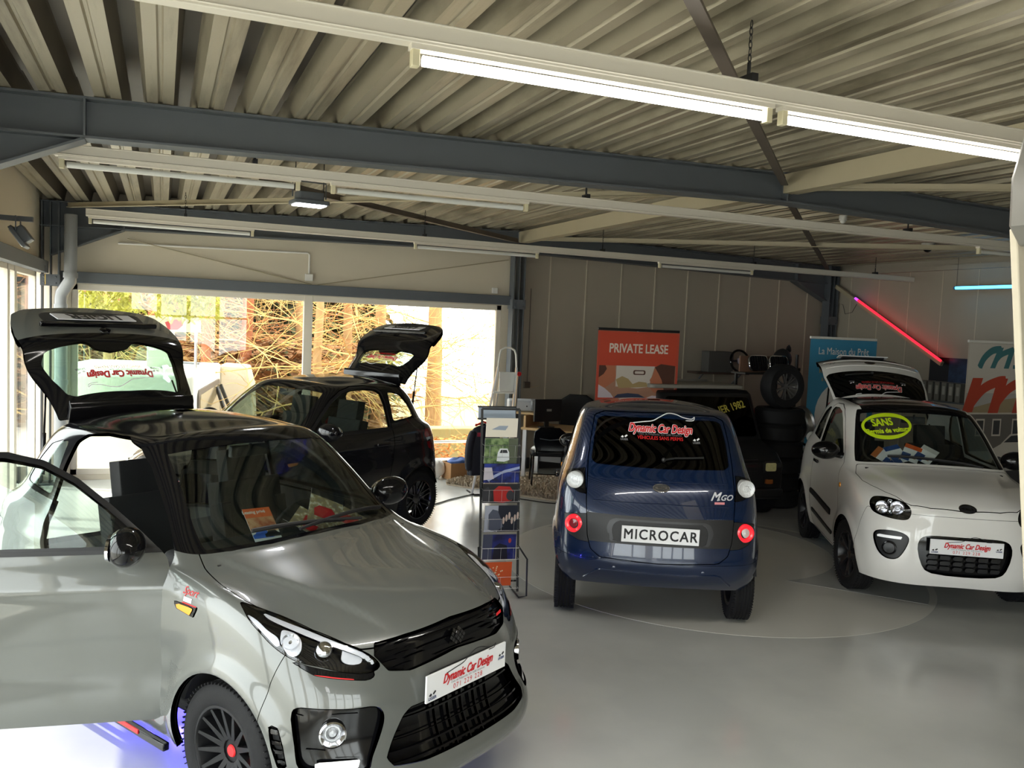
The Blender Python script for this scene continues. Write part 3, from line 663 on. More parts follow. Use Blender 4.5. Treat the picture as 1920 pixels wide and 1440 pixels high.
def mesh_from(name, vs, fs, ns, m, parent=None, pivot=(0, 0, 0)):
    """ns: per-loop normals or None"""
    me = bpy.data.meshes.new(name); me.from_pydata((np.asarray(vs)-np.asarray(pivot)).tolist(), [], [tuple(f) for f in fs])
    for q in (m if isinstance(m, (list, tuple)) else [m]): me.materials.append(q)
    me.shade_smooth()
    if ns is not None: me.normals_split_custom_set(ns)
    o = bpy.data.objects.new(name, me); COL.objects.link(o)
    if parent: o.parent = parent
    return o
def boundary(T):
    e = np.concatenate([T[:, [0, 1]], T[:, [1, 2]], T[:, [2, 0]]]); n = T.max()+1 if len(T) else 1
    k = e[:, 0].astype(np.int64)*n+e[:, 1]; kr = e[:, 1].astype(np.int64)*n+e[:, 0]
    return e[~np.isin(kr, k)]
def panel(name, AT, m, parent=None, thick=.012, off=0.0, pivot=(0, 0, 0), walls=None):
    """walls: None = closed slab; a number = open tray whose rim reaches up to that offset"""
    A, T = AT
    if len(T) == 0: return None
    P, N = A[:, :3], A[:, 3:6]; N = N/(np.linalg.norm(N, axis=1, keepdims=True)+1e-9); n = len(P)
    E = boundary(T)
    if walls is None:
        vs = np.concatenate([P+N*off, P+N*(off-thick)]); fs = [tuple(t) for t in T]+[tuple(t[::-1]+n) for t in T]
        ln = [N[i] for t in T for i in t]+[-N[i] for t in T for i in t[::-1]]
        b = 2*n; ei, ej = E[:, 0], E[:, 1]
        q = np.concatenate([vs[ei], vs[ej], vs[ej+n], vs[ei+n]])
    else:
        vs = P+N*off; fs = [tuple(t) for t in T]; ln = [N[i] for t in T for i in t]
        b = n; ei, ej = E[:, 0], E[:, 1]
        q = np.concatenate([(P+N*walls)[ej], (P+N*walls)[ei], vs[ei], vs[ej]])
    k = len(E); vs = np.concatenate([vs, q])
    fn = np.cross(q[k:2*k]-q[:k], q[3*k:]-q[:k]); fn /= np.linalg.norm(fn, axis=1, keepdims=True)+1e-12
    flipn = -1
    for i in range(k):
        fs.append((b+i, b+3*k+i, b+2*k+i, b+k+i)); ln += [fn[i]*flipn*-1]*4
    return mesh_from(name, vs, fs, [tuple(x) for x in ln], m, parent, pivot)
def reg(A, proj, poly, side=None, r=0.0, smooth=0):
    if smooth: poly = smooth_poly(poly, smooth)
    P = {'xz': A[:, [0, 2]], 'yz': A[:, [1, 2]], 'xy': A[:, [0, 1]], 'uv': A[:, [6, 7]]}[proj]
    f = sdpoly(P, poly, r)
    if proj == 'uv': f = f*.12
    if side == 'L': f = np.maximum(f, .25-A[:, 1])
    if side == 'R': f = np.maximum(f, .25+A[:, 1])
    if side == 'F': f = np.maximum(f, .15-A[:, 0])
    if side == 'B': f = np.maximum(f, A[:, 0]+1.5)
    return f
def sym(h):  # half outline (y>=0, from top centre to bottom centre) to a closed symmetric one
    return list(h)+[(-a, b) for a, b in h[::-1] if abs(a) > 1e-6]
def ribbon(mb, pts, w, z=0, X=None, mi=0):
    P = [Vector((p[0], p[1])) for p in pts]; L_, R2 = [], []
    for i, p in enumerate(P):
        t = (P[min(i+1, len(P)-1)]-P[max(i-1, 0)]).normalized(); nn = Vector((-t.y, t.x))
        ww = w*(1 if 0 < i < len(P)-1 else .3); L_.append(p+nn*ww/2); R2.append(p-nn*ww/2)
    n = len(P)
    return mb.add([(p.x, p.y, z) for p in L_+R2], [(i, i+1, n+i+1, n+i) for i in range(n-1)], X, mi)
def cr(pts, n=8):
    P = [Vector(p) for p in pts]; out = []
    for i in range(len(P)-1):
        a, b, c, d = P[max(i-1, 0)], P[i], P[i+1], P[min(i+2, len(P)-1)]
        for k in range(n):
            t = k/n; out.append(.5*((2*b)+(c-a)*t+(2*a-5*b+4*c-d)*t*t+(3*b-a-3*c+d)*t**3))
    return out+[P[-1]]
LOGO_ARC = [(-.47, .10), (-.30, .16), (-.12, .22), (0, .36), (.14, .50), (.28, .48), (.40, .38), (.54, .33), (.60, .40), (.57, .28), (.44, .27)]
def logo(mb, X, w, ir, ik, ig, halo=None, phone=None, sub=None, small='Chee. de Philippeville, 333 / 6280 Gerpinnes'):
    """the dealer lettering, w = width of the lettering block; ir/ik/ig = material slots red / line / small"""
    S_ = X @ Matrix.Diagonal((w, w, 1, 1))
    if halo is not None:
        add_text(mb, 'Dynamic Car Design', S_ @ Matrix.Translation((0, .02, -.0006)), halo, size=.150, bold=.010, shear=.35, sx=.72)
    for k, o_ in enumerate(((0, 0), (.004, .003))):
        add_text(mb, 'Dynamic Car Design', S_ @ Matrix.Translation((o_[0], .02+o_[1], .0003*k)), ir, size=.150, bold=.0035, shear=.35, sx=.72)
    ribbon(mb, cr([(a*.85, b*.36+.045) for a, b in LOGO_ARC], 5), .012, .0001, S_, ik)
    if small: add_text(mb, small, S_ @ Matrix.Translation((0, -.052, 0)), ig, size=.036, sx=.95)
    if phone: add_text(mb, phone, S_ @ Matrix.Translation((.0, -.115, 0)), ir, size=.085, sx=1.0, space=1.25)
    if sub: add_text(mb, sub, S_ @ Matrix.Translation((0, -.100, 0)), ir, size=.062, bold=.0006, sx=.95)
def little_mark(mb, X, s, ik, ib):
    S_ = X @ Matrix.Diagonal((s, s, 1, 1))
    polyf(mb, [(-.45, .12), (-.2, .30), (-.05, .14), (-.2, .02)], .0004, S_, ik); polyf(mb, [(.02, .22), (.3, .42), (.45, .30), (.15, .08)], .0004, S_, ik)
    add_text(mb, 'LIGIER', S_ @ Matrix.Translation((0, -.16, .0004)), ib, size=.34, bold=.012)
def dealer_plate(name, parent, pos, tilt, back=False, yaw=0):
    X = Matrix.Translation(pos) @ rot('Z', yaw) @ plane_frame((0, 0, 0), (0, 1, 0), (0, 0, 1)) @ rot('X', tilt)
    mb = MB(); mb.box((0, 0, -.004), (.52, .112, .008), X)
    Xt = X @ Matrix.Translation((0, 0, .0012)); logo(mb, Xt @ Matrix.Translation((0.0, .006, 0)), .36, 1, 2, 3, phone='071 229 228')
    little_mark(mb, X @ Matrix.Translation((-.225, -.034, .001)), .05, 2, 4); little_mark(mb, X @ Matrix.Translation((.228, .0, .001)), .045, 2, 4)
    o = mb.build(name, [m_platew, m_inkred, m_ink, m_inkgrey, m_inkblue], parent, smooth=False); o['label'] = 'white plate with red dealer lettering'
    return o
# ---------------------------------------------------------------- wheels
def wheel(parent, x, y, R, rr, width, out, style, m_rim, steer=0, red=False):
    """out = -1 right side wheel, +1 left side wheel"""
    X = Matrix.Translation((0, 0, 0)) @ rot('Z', steer) @ rot('X', radians(-90*out))   # lathe axis z -> outward
    h = width/2
    pr = [(rr, -h*.9), (rr+.012, -h), (R-.035, -h*1.02), (R-.012, -h*.9), (R-.002, -h*.72)]
    for g in (-.45, -.15, .15, .45):
        pr += [(R, h*g-.009), (R-.008, h*g-.005), (R-.008, h*g+.005), (R, h*g+.009)]
    pr += [(R-.002, h*.72), (R-.012, h*.9), (R-.035, h*1.02), (rr+.03, h*1.03), (rr+.012, h), (rr, h*.9)]
    mb = MB(); mb.lathe(pr, 72, X)
    for i in range(72):                                           # tread blocks
        for s_ in (-1, 1):
            a = 2*pi*i/72+(.02 if s_ > 0 else 0)
            mb.box((R-.0035, 0, s_*h*.80), (.010, .004, h*.30), X @ rot('Z', a))
    t = mb.build('wheel', m_tyre, parent, ang=50, loc=(x, y, R)); t['label'] = 'black tyre'
    mb = MB(); mb.lathe([(rr+.002, h*.92), (rr-.008, h*.94), (rr-.016, h*.80), (rr-.022, -h*.8), (rr+.002, -h*.9)], 64, X)
    z1 = h*.62
    if style == 'multi':
        for i in range(15):
            a = 2*pi*i/15; Y = X @ rot('Z', a)
            mb.add([(.045, -.014, z1-.012), (.045, .014, z1-.012), (rr-.012, .0075, h*.86), (rr-.012, -.0075, h*.86), (.045, -.009, z1-.045), (.045, .009, z1-.045), (rr-.012, .005, h*.5), (rr-.012, -.005, h*.5)],
                   [(0, 1, 2, 3), (4, 7, 6, 5), (0, 4, 5, 1), (1, 5, 6, 2), (2, 6, 7, 3), (3, 7, 4, 0)], Y)
        mb.lathe([(.0001, z1-.02), (.055, z1-.02), (.062, z1-.03), (.06, z1-.06), (.0001, z1-.06)], 24, X)
    elif style == 'cross':
        for i in range(8):
            a = 2*pi*i/8
            for s_ in (-1, 1):
                b = a+s_*.26; p = (.05*cos(a), .05*sin(a), z1-.01); q = ((rr-.014)*cos(b), (rr-.014)*sin(b), h*.84)
                mb.bar(p, q, .014, .02, X)
        mb.lathe([(.0001, z1), (.05, z1-.005), (.055, z1-.04)], 24, X)
    else:
        for i in range(5):
            a = 2*pi*i/5
            for s_ in (-1, 1):
                b = a+s_*.20; p = (.04*cos(a), .04*sin(a), z1-.01); q = ((rr-.014)*cos(b), (rr-.014)*sin(b), h*.80)
                mb.bar(p, q, .022, .022, X)
            mb.bar((.04*cos(a), .04*sin(a), z1-.012), ((rr-.05)*cos(a), (rr-.05)*sin(a), h*.72), .03, .02, X)
        mb.lathe([(.0001, z1), (.045, z1-.005), (.05, z1-.04)], 24, X)
    mb.build('rim', m_rim, t, bevel=.0015, segs=1)
    mb = MB(); mb.lathe([(.0001, z1-.012), (.022, z1-.012), (.026, z1-.018)], 20, X)
    mb.build('hub_cap', m_redp if red else m_blackg, t)
    mb = MB(); mb.lathe([(.03, -.005), (.125, -.005), (.125, -.018), (.03, -.018)], 40, X); mb.build('brake_disc', mat('brake_disc_steel', (.35, .35, .36), .35, metal=1), t)
    if red:
        mb = MB(); mb.box((.115, .0, -.01), (.05, .10, .05), X @ rot('Z', .25)); mb.build('brake_caliper', m_redp, t, bevel=.008)
    return t
def seat(parent, x, y, m_=None, cover=None):
    mb = MB(); m_ = m_ or m_cloth
    mb.box((x, y, .50), (.46, .44, .14)); mb.box((x-.02, y+.20, .53), (.40, .06, .12)); mb.box((x-.02, y-.20, .53), (.40, .06, .12))
    mb.box((0, y, 0), (.12, .42, .58), Matrix.Translation((x-.27, 0, .82)) @ rot('Y', -.22)); 
    for s_ in (-1, 1): mb.box((.03, y+s_*.19, -.05), (.11, .06, .44), Matrix.Translation((x-.27, 0, .82)) @ rot('Y', -.22))
    mb.box((0, y, 0), (.10, .26, .20), Matrix.Translation((x-.36, 0, 1.18)) @ rot('Y', -.18))
    for s_ in (-1, 1): mb.tube([(x-.35, y+s_*.06, 1.06), (x-.355, y+s_*.06, 1.16)], .007, 6)
    o = mb.build('seat', m_, parent, bevel=.045, segs=2, sub=1)
    return o
def cabin(parent, wsx, wheel_y, zb, m_seat=None):
    """dashboard, steering wheel, floor pan, seats; wsx = windscreen base x"""
    MB().box((-.93, 0, .31), (2.1, 1.24, .05)).box((-2.0, 0, .36), (.3, 1.1, .03)).build('floor_pan', m_liner, parent, bevel=.02)
    mb = MB(); mb.box((wsx-.16, 0, zb-.10), (.40, 1.18, .14)); mb.box((wsx-.24, 0, zb-.30), (.22, 1.16, .34)); mb.box((wsx-.36, 0, zb-.30), (.25, .22, .40))
    d = mb.build('dashboard', m_dash, parent, bevel=.04, segs=3)
    mb = MB(); mb.box((wsx-.27, wheel_y, zb-.0), (.16, .30, .09)); mb.build('instrument_hood', m_dash, d, bevel=.03)
    X = Matrix.Translation((wsx-.50, wheel_y, zb-.10)) @ rot('Y', radians(-66))
    mb = MB(); mb.tube([(.175*cos(a), .175*sin(a), 0) for a in [2*pi*i/28 for i in range(28)]], .014, 8, closed=True, X=X)
    mb.prism(rpoly(.12, .12, .04), -.03, .0, X)
    for a in (0, 120, 240): mb.bar((0, 0, -.01), (.17*cos(radians(a)), .17*sin(radians(a)), 0), .03, .012, X)
    mb.build('steering_wheel', m_dash, parent)
    for y in (-.32, .32): seat(parent, -1.02, y, m_seat)
    mb = MB(); mb.box((-1.72, 0, .55), (.5, 1.1, .4)); mb.build('luggage_shelf', m_liner, parent, bevel=.03)
def mirror(parent, x, y, z, out, m_cap, m_arm=None, sc=1.0, gm=None):
    mb = MB(); mb.ball((x-.02, y+out*.13*sc, z+.02), (.075*sc, .125*sc, .082*sc), 24)
    mb.tube([(x, y-out*.02, z-.02), (x, y+out*.05, z-.015), (x-.01, y+out*.09, z)], [.03, .024, .02], 10)
    o = mb.build('side_mirror', m_cap, parent)
    X = Matrix.Translation((x-.075*sc, y+out*.13*sc, z+.02)) @ rot('Y', radians(-90))
    mb = MB(); mb.prism(ellipse(0, 0, .055*sc, .098*sc, 24), .0, .012, X); mb.build('mirror_glass', gm or m_chrome, o)
    return o
def arch_cut(rest, cx, cz, r, zlow=None):
    A, T = rest
    f = np.hypot(A[:, 0]-cx, A[:, 2]-cz)-r
    f = np.maximum(f, .45-np.abs(A[:, 1]))
    f2 = np.maximum(np.maximum(np.abs(A[:, 0]-cx)-r*.985, A[:, 2]-cz), .45-np.abs(A[:, 1]))
    f = np.minimum(f, f2)
    return clip(A, T, f)
def liner(parent, cx, cz, r, side, y0=.40, y1=.70):
    X = Matrix.Translation((cx, 0, cz)) @ rot('X', radians(90))
    prof = [(.0001, -side*y0), (r+.012, -side*y0), (r+.012, -side*y1)]
    o = MB().lathe(prof, 24, X, 0, .35, pi-.35).build('wheel_arch_liner', m_liner, parent)
    return o
class Car:
    def __init__(s, name, shell, pose, off=0, **tg):
        s.sh = shell; s.rest = (shell.A, shell.T); s.root = empty(name, (pose[0], pose[1], 0), pose[2], **tg); s.off = off
        s.bvh = BVHTree.FromPolygons([tuple(p) for p in shell.A[:, :3]], [tuple(int(q) for q in t) for t in shell.T])
    def cut(s, f, AT=None, gap=.0):
        A, T = AT if AT is not None else s.rest
        i, o = clip(A, T, f, gap)
        if AT is None: s.rest = o; return i
        return i, o
    def R(s, proj, poly, side=None, r=0, smooth=0, AT=None):
        return reg((AT or s.rest)[0], proj, poly, side, r, smooth)
    def stick(s, v2, f, face, c, name, m, parent=None, off=.003, mis=None, pivot=(0, 0, 0), roll=0, flipx=1):
        """lay a flat drawing on the body; face F/B/R/L = seen from front, back, right, left"""
        vs = []; ca, sa = cos(roll), sin(roll)
        for p in v2:
            a, b = p[0]*ca-p[1]*sa, p[0]*sa+p[1]*ca; a *= flipx
            if face == 'F': o, d = Vector((3, c[0]+a, c[1]+b)), Vector((-1, 0, 0))
            if face == 'B': o, d = Vector((-4, c[0]-a, c[1]+b)), Vector((1, 0, 0))
            if face == 'R': o, d = Vector((c[0]+a, -3, c[1]+b)), Vector((0, 1, 0))
            if face == 'L': o, d = Vector((c[0]-a, 3, c[1]+b)), Vector((0, -1, 0))
            h, nrm, _, _ = s.bvh.ray_cast(o, d)
            if h is None: h = o+d*3.4
            vs.append(h-d*(off+p[2]))
        me = bpy.data.meshes.new(name); me.from_pydata([(q-Vector(pivot)) for q in vs], [], f)
        for q in (m if isinstance(m, (list, tuple)) else [m]): me.materials.append(q)
        if mis: me.polygons.foreach_set('material_index', mis)
        o = bpy.data.objects.new(name, me); COL.objects.link(o); o.parent = parent or s.root
        return o
    def stick_mb(s, mb, *a, **k): return s.stick(mb.v, mb.f, *a, mis=mb.m, **k)
    def surf(s, face, c):
        o, d = {'F': (Vector((3, c[0], c[1])), Vector((-1, 0, 0))), 'B': (Vector((-4, c[0], c[1])), Vector((1, 0, 0))), 'R': (Vector((c[0], -3, c[1])), Vector((0, 1, 0))), 'L': (Vector((c[0], 3, c[1])), Vector((0, -1, 0)))}[face]
        return s.bvh.ray_cast(o, d)[0]
def neg(poly): return [(-a, b) for a, b in poly]
def strips(c, AT, zs, w, m, parent, name, off=-.004, thick=.012, axis=2, pivot=(0, 0, 0)):
    """thin bars of a grille: bands |coord - zk| < w joined in one mesh"""
    A, T = AT; f = np.min([np.abs(A[:, axis]-z) for z in zs], axis=0)-w
    i, _ = clip(A, T, f)
    return panel(name, i, m, parent, thick, off, pivot)
SH_SPORT = Shell(SPORT, -1.47, 1.515, mu=12, mv=12, deform=sport_deform)
SH_MINI = Shell(MINI, -1.33, 1.535, mu=12, mv=12, deform=mini_deform)
DOOR_S = [(-.475, .29), (-.47, .45), (-.455, .70), (-.45, .93), (-.475, 1.0), (-.60, 1.115), (-.72, 1.22), (-.86, 1.33), (-1.0, 1.405), (-1.15, 1.438), (-1.32, 1.44), (-1.46, 1.42), (-1.52, 1.38), (-1.55, 1.25), (-1.56, 1.05), (-1.54, .80), (-1.50, .55), (-1.45, .36), (-1.42, .29)]
DWIN_S = [(-.57, 1.045), (-.68, 1.145), (-.80, 1.24), (-.93, 1.33), (-1.06, 1.383), (-1.20, 1.402), (-1.34, 1.402), (-1.46, 1.385), (-1.49, 1.33), (-1.50, 1.07), (-1.0, 1.045)]
QWIN_S = [(-1.60, 1.10), (-1.60, 1.375), (-1.68, 1.372), (-1.80, 1.34), (-1.90, 1.25), (-1.97, 1.13)]
GATE_S = sym([(0, 1.415), (.36, 1.405), (.43, 1.385), (.47, 1.20), (.505, 1.05), (.52, .92), (.50, .80), (.46, .70), (.38, .655), (0, .64)])
GGLASS_S = sym([(0, 1.33), (.32, 1.32), (.36, 1.295), (.40, 1.19), (.425, 1.08), (.40, 1.045), (.16, 1.02), (.10, 1.05), (0, 1.06)])
GGLASS_B = sym([(0, 1.29), (.28, 1.285), (.32, 1.26), (.35, 1.18), (.36, 1.10), (.30, 1.09), (.14, 1.09), (.10, 1.14), (0, 1.15)])
def build_sport(name, pose, paint, rim_m, rim_style, label, door_open, gate_open, hero):
    c = Car(name, SH_SPORT, pose, label=label, cat='car'); root = c.root
    # ---- wheel arches
    for cx in (0, -1.955):
        f, c.rest = arch_cut(c.rest, cx, .29, .338)
    # ---- doors
    dat = {}
    for sd_ in 'LR':
        dat[sd_] = c.cut(c.R('xz', DOOR_S, sd_, r=.03), gap=.0028)
    hinge = {'L': (-.47, .70, 0), 'R': (-.47, -.70, 0)}
    for sd_ in 'LR':
        AT = dat[sd_]; piv = hinge[sd_]; out = -1 if sd_ == 'R' else 1
        win, body = clip(AT[0], AT[1], np.maximum(reg(AT[0], 'xz', DOOR_S, None, .03)+.024, 1.05-AT[0][:, 2]))
        # upper frame black, lower body paint
        up, low = clip(body[0], body[1], 1.035-body[0][:, 2])
        d = panel('door', low, paint, root, .035, 0, piv)
        panel('window_frame', up, mat('frame_satin_black', (.012, .012, .013), .3, spec=.4), d, .03, 0, piv)
        g = panel('door_window', win, m_sidegl, d, .005, -.004, piv)
        # inner lining
        lin = clip(low[0], low[1], -(low[0][:, 2]-.0)-0.0+(-1))  # everything
        panel('door_lining', low, m_dash, d, .02, -.042, piv)
        band, _ = clip(low[0], low[1], np.abs(low[0][:, 2]-1.035)-.016)
        panel('waist_rubber', band, m_rubber, d, .01, .004, piv)
        h = c.surf(sd_, (-1.38, .90)); mb = MB(); mb.box((h.x-piv[0], h.y-piv[1]+out*.018, .90), (.18, .02, .028)); mb.build('door_handle', paint if not hero else m_blackg, d, bevel=.008)
        mir = mirror(d, -.60-piv[0], (h.y*0+out*.675)-piv[1], 1.06, out, m_blackg, sc=1.0)
        # triangle panel ahead of the mirror
        tri = clip(win[0], win[1], -.70-win[0][:, 0]); panel('mirror_panel', tri[0] if len(tri[0][1]) else tri[1], m_blackg, d, .006, .001, piv)
        d.location = piv
        if sd_ == 'R' and door_open: d.rotation_euler = (0, 0, radians(door_open))
        if sd_ == 'R' and door_open:
            mb = MB(); mb.bar((-.5, -.66, .5), (-.75, -.78, .5), .03, .012); mb.build('door_check_strap', m_blackg, root)
    # ---- tailgate
    gate = c.cut(c.R('yz', GATE_S, 'B', r=.02), gap=.003)
    piv = (-2.0, 0, 1.42)
    gl, gb = clip(gate[0], gate[1], reg(gate[0], 'yz', GGLASS_S if hero else GGLASS_B, None, .02))
    fr, pb = clip(gb[0], gb[1], .955-gb[0][:, 2])
    g = panel('tailgate', pb, paint, root, .03, 0, piv); panel('tailgate_lining', pb, m_liner, g, .03, -.031, piv)
    panel('glass_surround', fr, m_blackg, g, .03, 0, piv)
    panel('rear_window', gl, m_green_gl, g, .005, -.003, piv)
    blk = reg(pb[0], 'yz', rpoly(.64, .17, .04, 4, 0, .80), None, 0)
    bk, _ = clip(pb[0], pb[1], blk); panel('plate_recess', bk, mat('satin_dark_plastic', (.03, .03, .032), .4), g, .01, .002, piv)
    X = Matrix.Translation(c.surf('B', (0, .79))-Vector(piv)+Vector((-.006, 0, 0))) @ plane_frame((0, 0, 0), (0, -1, 0), (0, 0, 1))
    mb = MB(); mb.box((0, 0, 0), (.50, .11, .006), X); add_text(mb, 'LIGIER', X @ Matrix.Translation((0, 0, .0045)), 1, size=.13, bold=.006, sx=.9)
    mb.build('number_plate', [m_platew, m_ink], g, smooth=False)
    mb = MB(); hh = c.surf('B', (0, .885))-Vector(piv); mb.box((hh.x-.008, 0, hh.z), (.03, .74, .022)); mb.build('chrome_bar', m_blackg, g, bevel=.006)
    mb = MB()
    for s_ in (-1, 1):
        Xb = rot('Z', s_*.62)
        for i in range(3): mb.box((s_*.012, (i-1)*.013, 0), (.05, .009, .004), Xb)
    c.stick_mb(mb, 'B', (0, .925), 'maker_badge', m_blackg, parent=g, pivot=piv, off=.006)
    mb = MB(); logo(mb, Matrix.Identity(4), .46, 0, 1, 2, halo=1, sub='VÉHICULES SANS PERMIS'); little_mark(mb, Matrix.Translation((-.235, -.03, 0)), .06, 1, 2); little_mark(mb, Matrix.Translation((.235, -.03, 0)), .06, 1, 2)
    c.stick_mb(mb, 'B', (0, 1.20), 'dealer_sticker', [m_inkred, m_inkwhite, m_inkgrey], parent=g, pivot=piv, off=.003)
    # spoiler above the window
    mb = MB(); mb.prism([(.02, .0), (-.085, -.006), (-.12, -.03), (-.115, -.038), (-.07, -.028), (.02, -.02)], -.39, .39, rot('X', radians(90)))
    sp = mb.build('roof_spoiler', m_blackg, g, bevel=.006)
    MB().box((-.095, 0, -.036), (.02, .20, .012)).build('brake_light', m_redl, sp)
    mb = MB(); mb.box((-.14, 0, -.30), (.02, .0, .0))
    g.location = piv; g.rotation_euler = (0, radians(-gate_open) if False else radians(gate_open), 0)
    # gas strut on each side
    M = Matrix.Rotation(radians(gate_open), 4, 'Y')
    for s_ in (-1, 1):
        a = Vector((-2.07, s_*.50, 1.12)); b = Vector(piv)+(M @ (Vector((-2.12, s_*.40, 1.12))-Vector(piv)))
        mb = MB(); mb.tube([a, a.lerp(b, .45)], .011, 8); mb.tube([a.lerp(b, .45), b], .006, 8); mb.build('gas_strut', m_blackg, root)
    # ---- upper body
    up, low = clip(c.rest[0], c.rest[1], 7.05-c.rest[0][:, 7]) ; c.rest = low
    c_up = up
    ws, c_up = clip(c_up[0], c_up[1], reg(c_up[0], 'uv', [(-2.75, 7.12), (2.75, 7.12), (2.75, 8.95), (-2.75, 8.95)], None, .0), 0)
    panel('windscreen', ws, m_wind, root, .005, -.002)
    dk, _ = clip(ws[0], ws[1], 8.80-ws[0][:, 7]); panel('sunshade_band', dk, m_blackg, root, .002, .0008)
    for sd_ in 'LR':
        q, c_up = clip(c_up[0], c_up[1], reg(c_up[0], 'xz', QWIN_S, sd_, .02))
        panel('quarter_window', q, m_sidegl, root, .005, -.003)
    panel('roof', c_up, m_blackg, root, .02, 0)
    # ---- front and side details cut out of the painted shell
    def both(key, **k):
        out = []
        for p in (TR[key], neg(TR[key])): out.append(c.cut(c.R('uv', p, None, **k), gap=.0012))
        return out
    m_refl = lamp_reflector()
    for AT in both('HEAD', smooth=3):
        h = panel('headlight', AT, m_blackg, root, off=-.035, walls=0.0)
        sg = 1 if AT[0][:, 1].mean() > 0 else -1
        P_ = (lambda k: neg(TR[k])) if sg > 0 else (lambda k: TR[k])
        for k, of, mm in (('HEAD_STRIP', -.006, m_refl), ('HEAD_A', -.008, m_refl), ('HEAD_B', -.012, m_refl), ('HEAD_D', -.012, m_refl)):
            i, _ = clip(AT[0], AT[1], reg(AT[0], 'uv', P_(k), None, 0, 3)); panel('reflector', i, mm, h, .012, of)
        i, _ = clip(AT[0], AT[1], reg(AT[0], 'uv', P_('HEAD_C'), None, 0, 3)); pc = i[0][:, :3].mean(0)-i[0][:, 3:6].mean(0)*.030
        MB().ball(tuple(pc), .040, 20).build('projector_lens', m_chrome, h)
        i, _ = clip(AT[0], AT[1], reg(AT[0], 'uv', P_('HEAD_B'), None, 0, 3)); pb_ = i[0][:, :3].mean(0); nb_ = Vector(i[0][:, 3:6].mean(0)).normalized()
        Xb = Matrix.Translation(Vector(pb_)-nb_*.020) @ nb_.to_track_quat('Z', 'Y').to_matrix().to_4x4()
        MB().lathe([(.034, .018), (.028, .012), (.012, -.004), (.010, .012), (.0001, .014)], 24, Xb).build('bulb_bowl', m_chrome, h)
        panel('lens_cover', AT, m_clear, h, .003, -.0005)
    for AT in both('HEAD_UNDER'): 
        o = panel('lamp_sill', AT, m_blackg, root, .012, -.003)
        sg = 1 if AT[0][:, 1].mean() > 0 else -1
        i, _ = clip(AT[0], AT[1], reg(AT[0], 'uv', neg(TR['HEAD_RED']) if sg > 0 else TR['HEAD_RED'])); panel('red_trim', i, m_redp, o, .006, .0015)
    for AT in both('FOGB', smooth=3):
        o = panel('fog_lamp_bezel', AT, m_blackg, root, off=-.030, walls=.002)
        sg = 1 if AT[0][:, 1].mean() > 0 else -1
        ctr = c.surf('F', (sg*.60, .485)); nn = Vector((.75, sg*.62, .05)).normalized()
        X = Matrix.Translation(ctr-nn*.028) @ nn.to_track_quat('Z', 'Y').to_matrix().to_4x4()
        mb = MB(); mb.lathe([(.052, .0), (.052, .022), (.046, .026), (.042, .02), (.030, .004), (.026, .004)], 28, X); mb.lathe([(.026, .004), (.018, -.004), (.012, .010), (.0001, .014)], 28, X, 1); l_ = mb.build('fog_lamp', [m_chrome, mat('lamp_core', (.55, .55, .56), .3, metal=.5, bump=.6, bscale=150)], o)
        MB().lathe([(.044, .022), (.03, .027), (.0001, .029)], 28, X).build('fog_lens', m_clear, l_)
        i, _ = clip(AT[0], AT[1], reg(AT[0], 'uv', neg(TR['FOG_LOW']) if sg > 0 else TR['FOG_LOW'])); panel('daytime_lamp', i, m_refl, o, .01, -.006)
        strips(c, AT, [.40, .43, .555], .0022, m_blackg, o, 'rib', off=-.022, thick=.01)
    for AT in both('CVENT'):
        o = panel('side_vent', AT, m_liner, root, off=-.02, walls=0)
        strips(c, AT, [.36+.022*i for i in range(8)], .005, m_blackg, o, 'vent_blade', off=-.004, thick=.012)
    AT = c.cut(c.R('yz', sym([(0, .812), (.26, .802), (.395, .79), (.415, .75), (.375, .69), (.28, .672), (0, .69)]), 'F'), gap=.001)
    ug = panel('upper_grille', AT, m_blackg, root, off=-.018, walls=.001)
    strips(c, AT, [.70, .722, .744, .766, .788], .003, m_blackg, ug, 'grille_bar', off=-.006, thick=.01)
    AT = c.cut(c.R('yz', sym([(0, .552), (.31, .54), (.345, .515), (.44, .38), (.42, .35), (.30, .338), (0, .335)]), 'F', r=.01), gap=.001)
    lg = panel('lower_grille', AT, m_blackg, root, off=-.045, walls=.002)
    A, T = AT
    row = np.floor((A[:, 2]-.30)/.036); 
    i, _ = clip(A, T, np.abs(((A[:, 2]-.30)/.036) % 1-.5)*.036-.0052); panel('grille_bar', i, m_blackg, lg, .014, -.014)
    for k in range(-3, 4):
        i, _ = clip(A, T, np.abs(A[:, 1]-.085*k)-.004); panel('grille_upright', i, m_blackg, lg, .016, -.018)
    dealer_plate('number_plate', root, (c.surf('F', (0, .60)).x+.030, 0, .602), radians(0))
    MB().box((c.surf('F', (0, .60)).x+.004, 0, .60), (.03, .40, .09)).build('plate_holder', m_black, root)
    # badge on the grille
    mb = MB()
    for s_ in (-1, 1):
        Xb = Matrix.Translation((s_*.014, 0, .0)) @ rot('Z', s_*.72)
        for i in range(3):
            for j in range(3): mb.box(((i-1)*.017, (j-1)*.017, .004+.002*s_), (.014, .014, .006), Xb)
    c.stick_mb(mb, 'F', (0, .742), 'maker_badge', mat('dark_chrome', (.18, .18, .19), .15, metal=1), parent=ug, off=.001)
    mb = MB(); mb.add([(-.03, -.005, 0), (.03, -.005, 0), (.034, .006, 0), (-.026, .006, 0)], [(0, 1, 2, 3)]); c.stick_mb(mb, 'F', (.34, .745), 'red_trim', m_redp, parent=ug, off=.003)
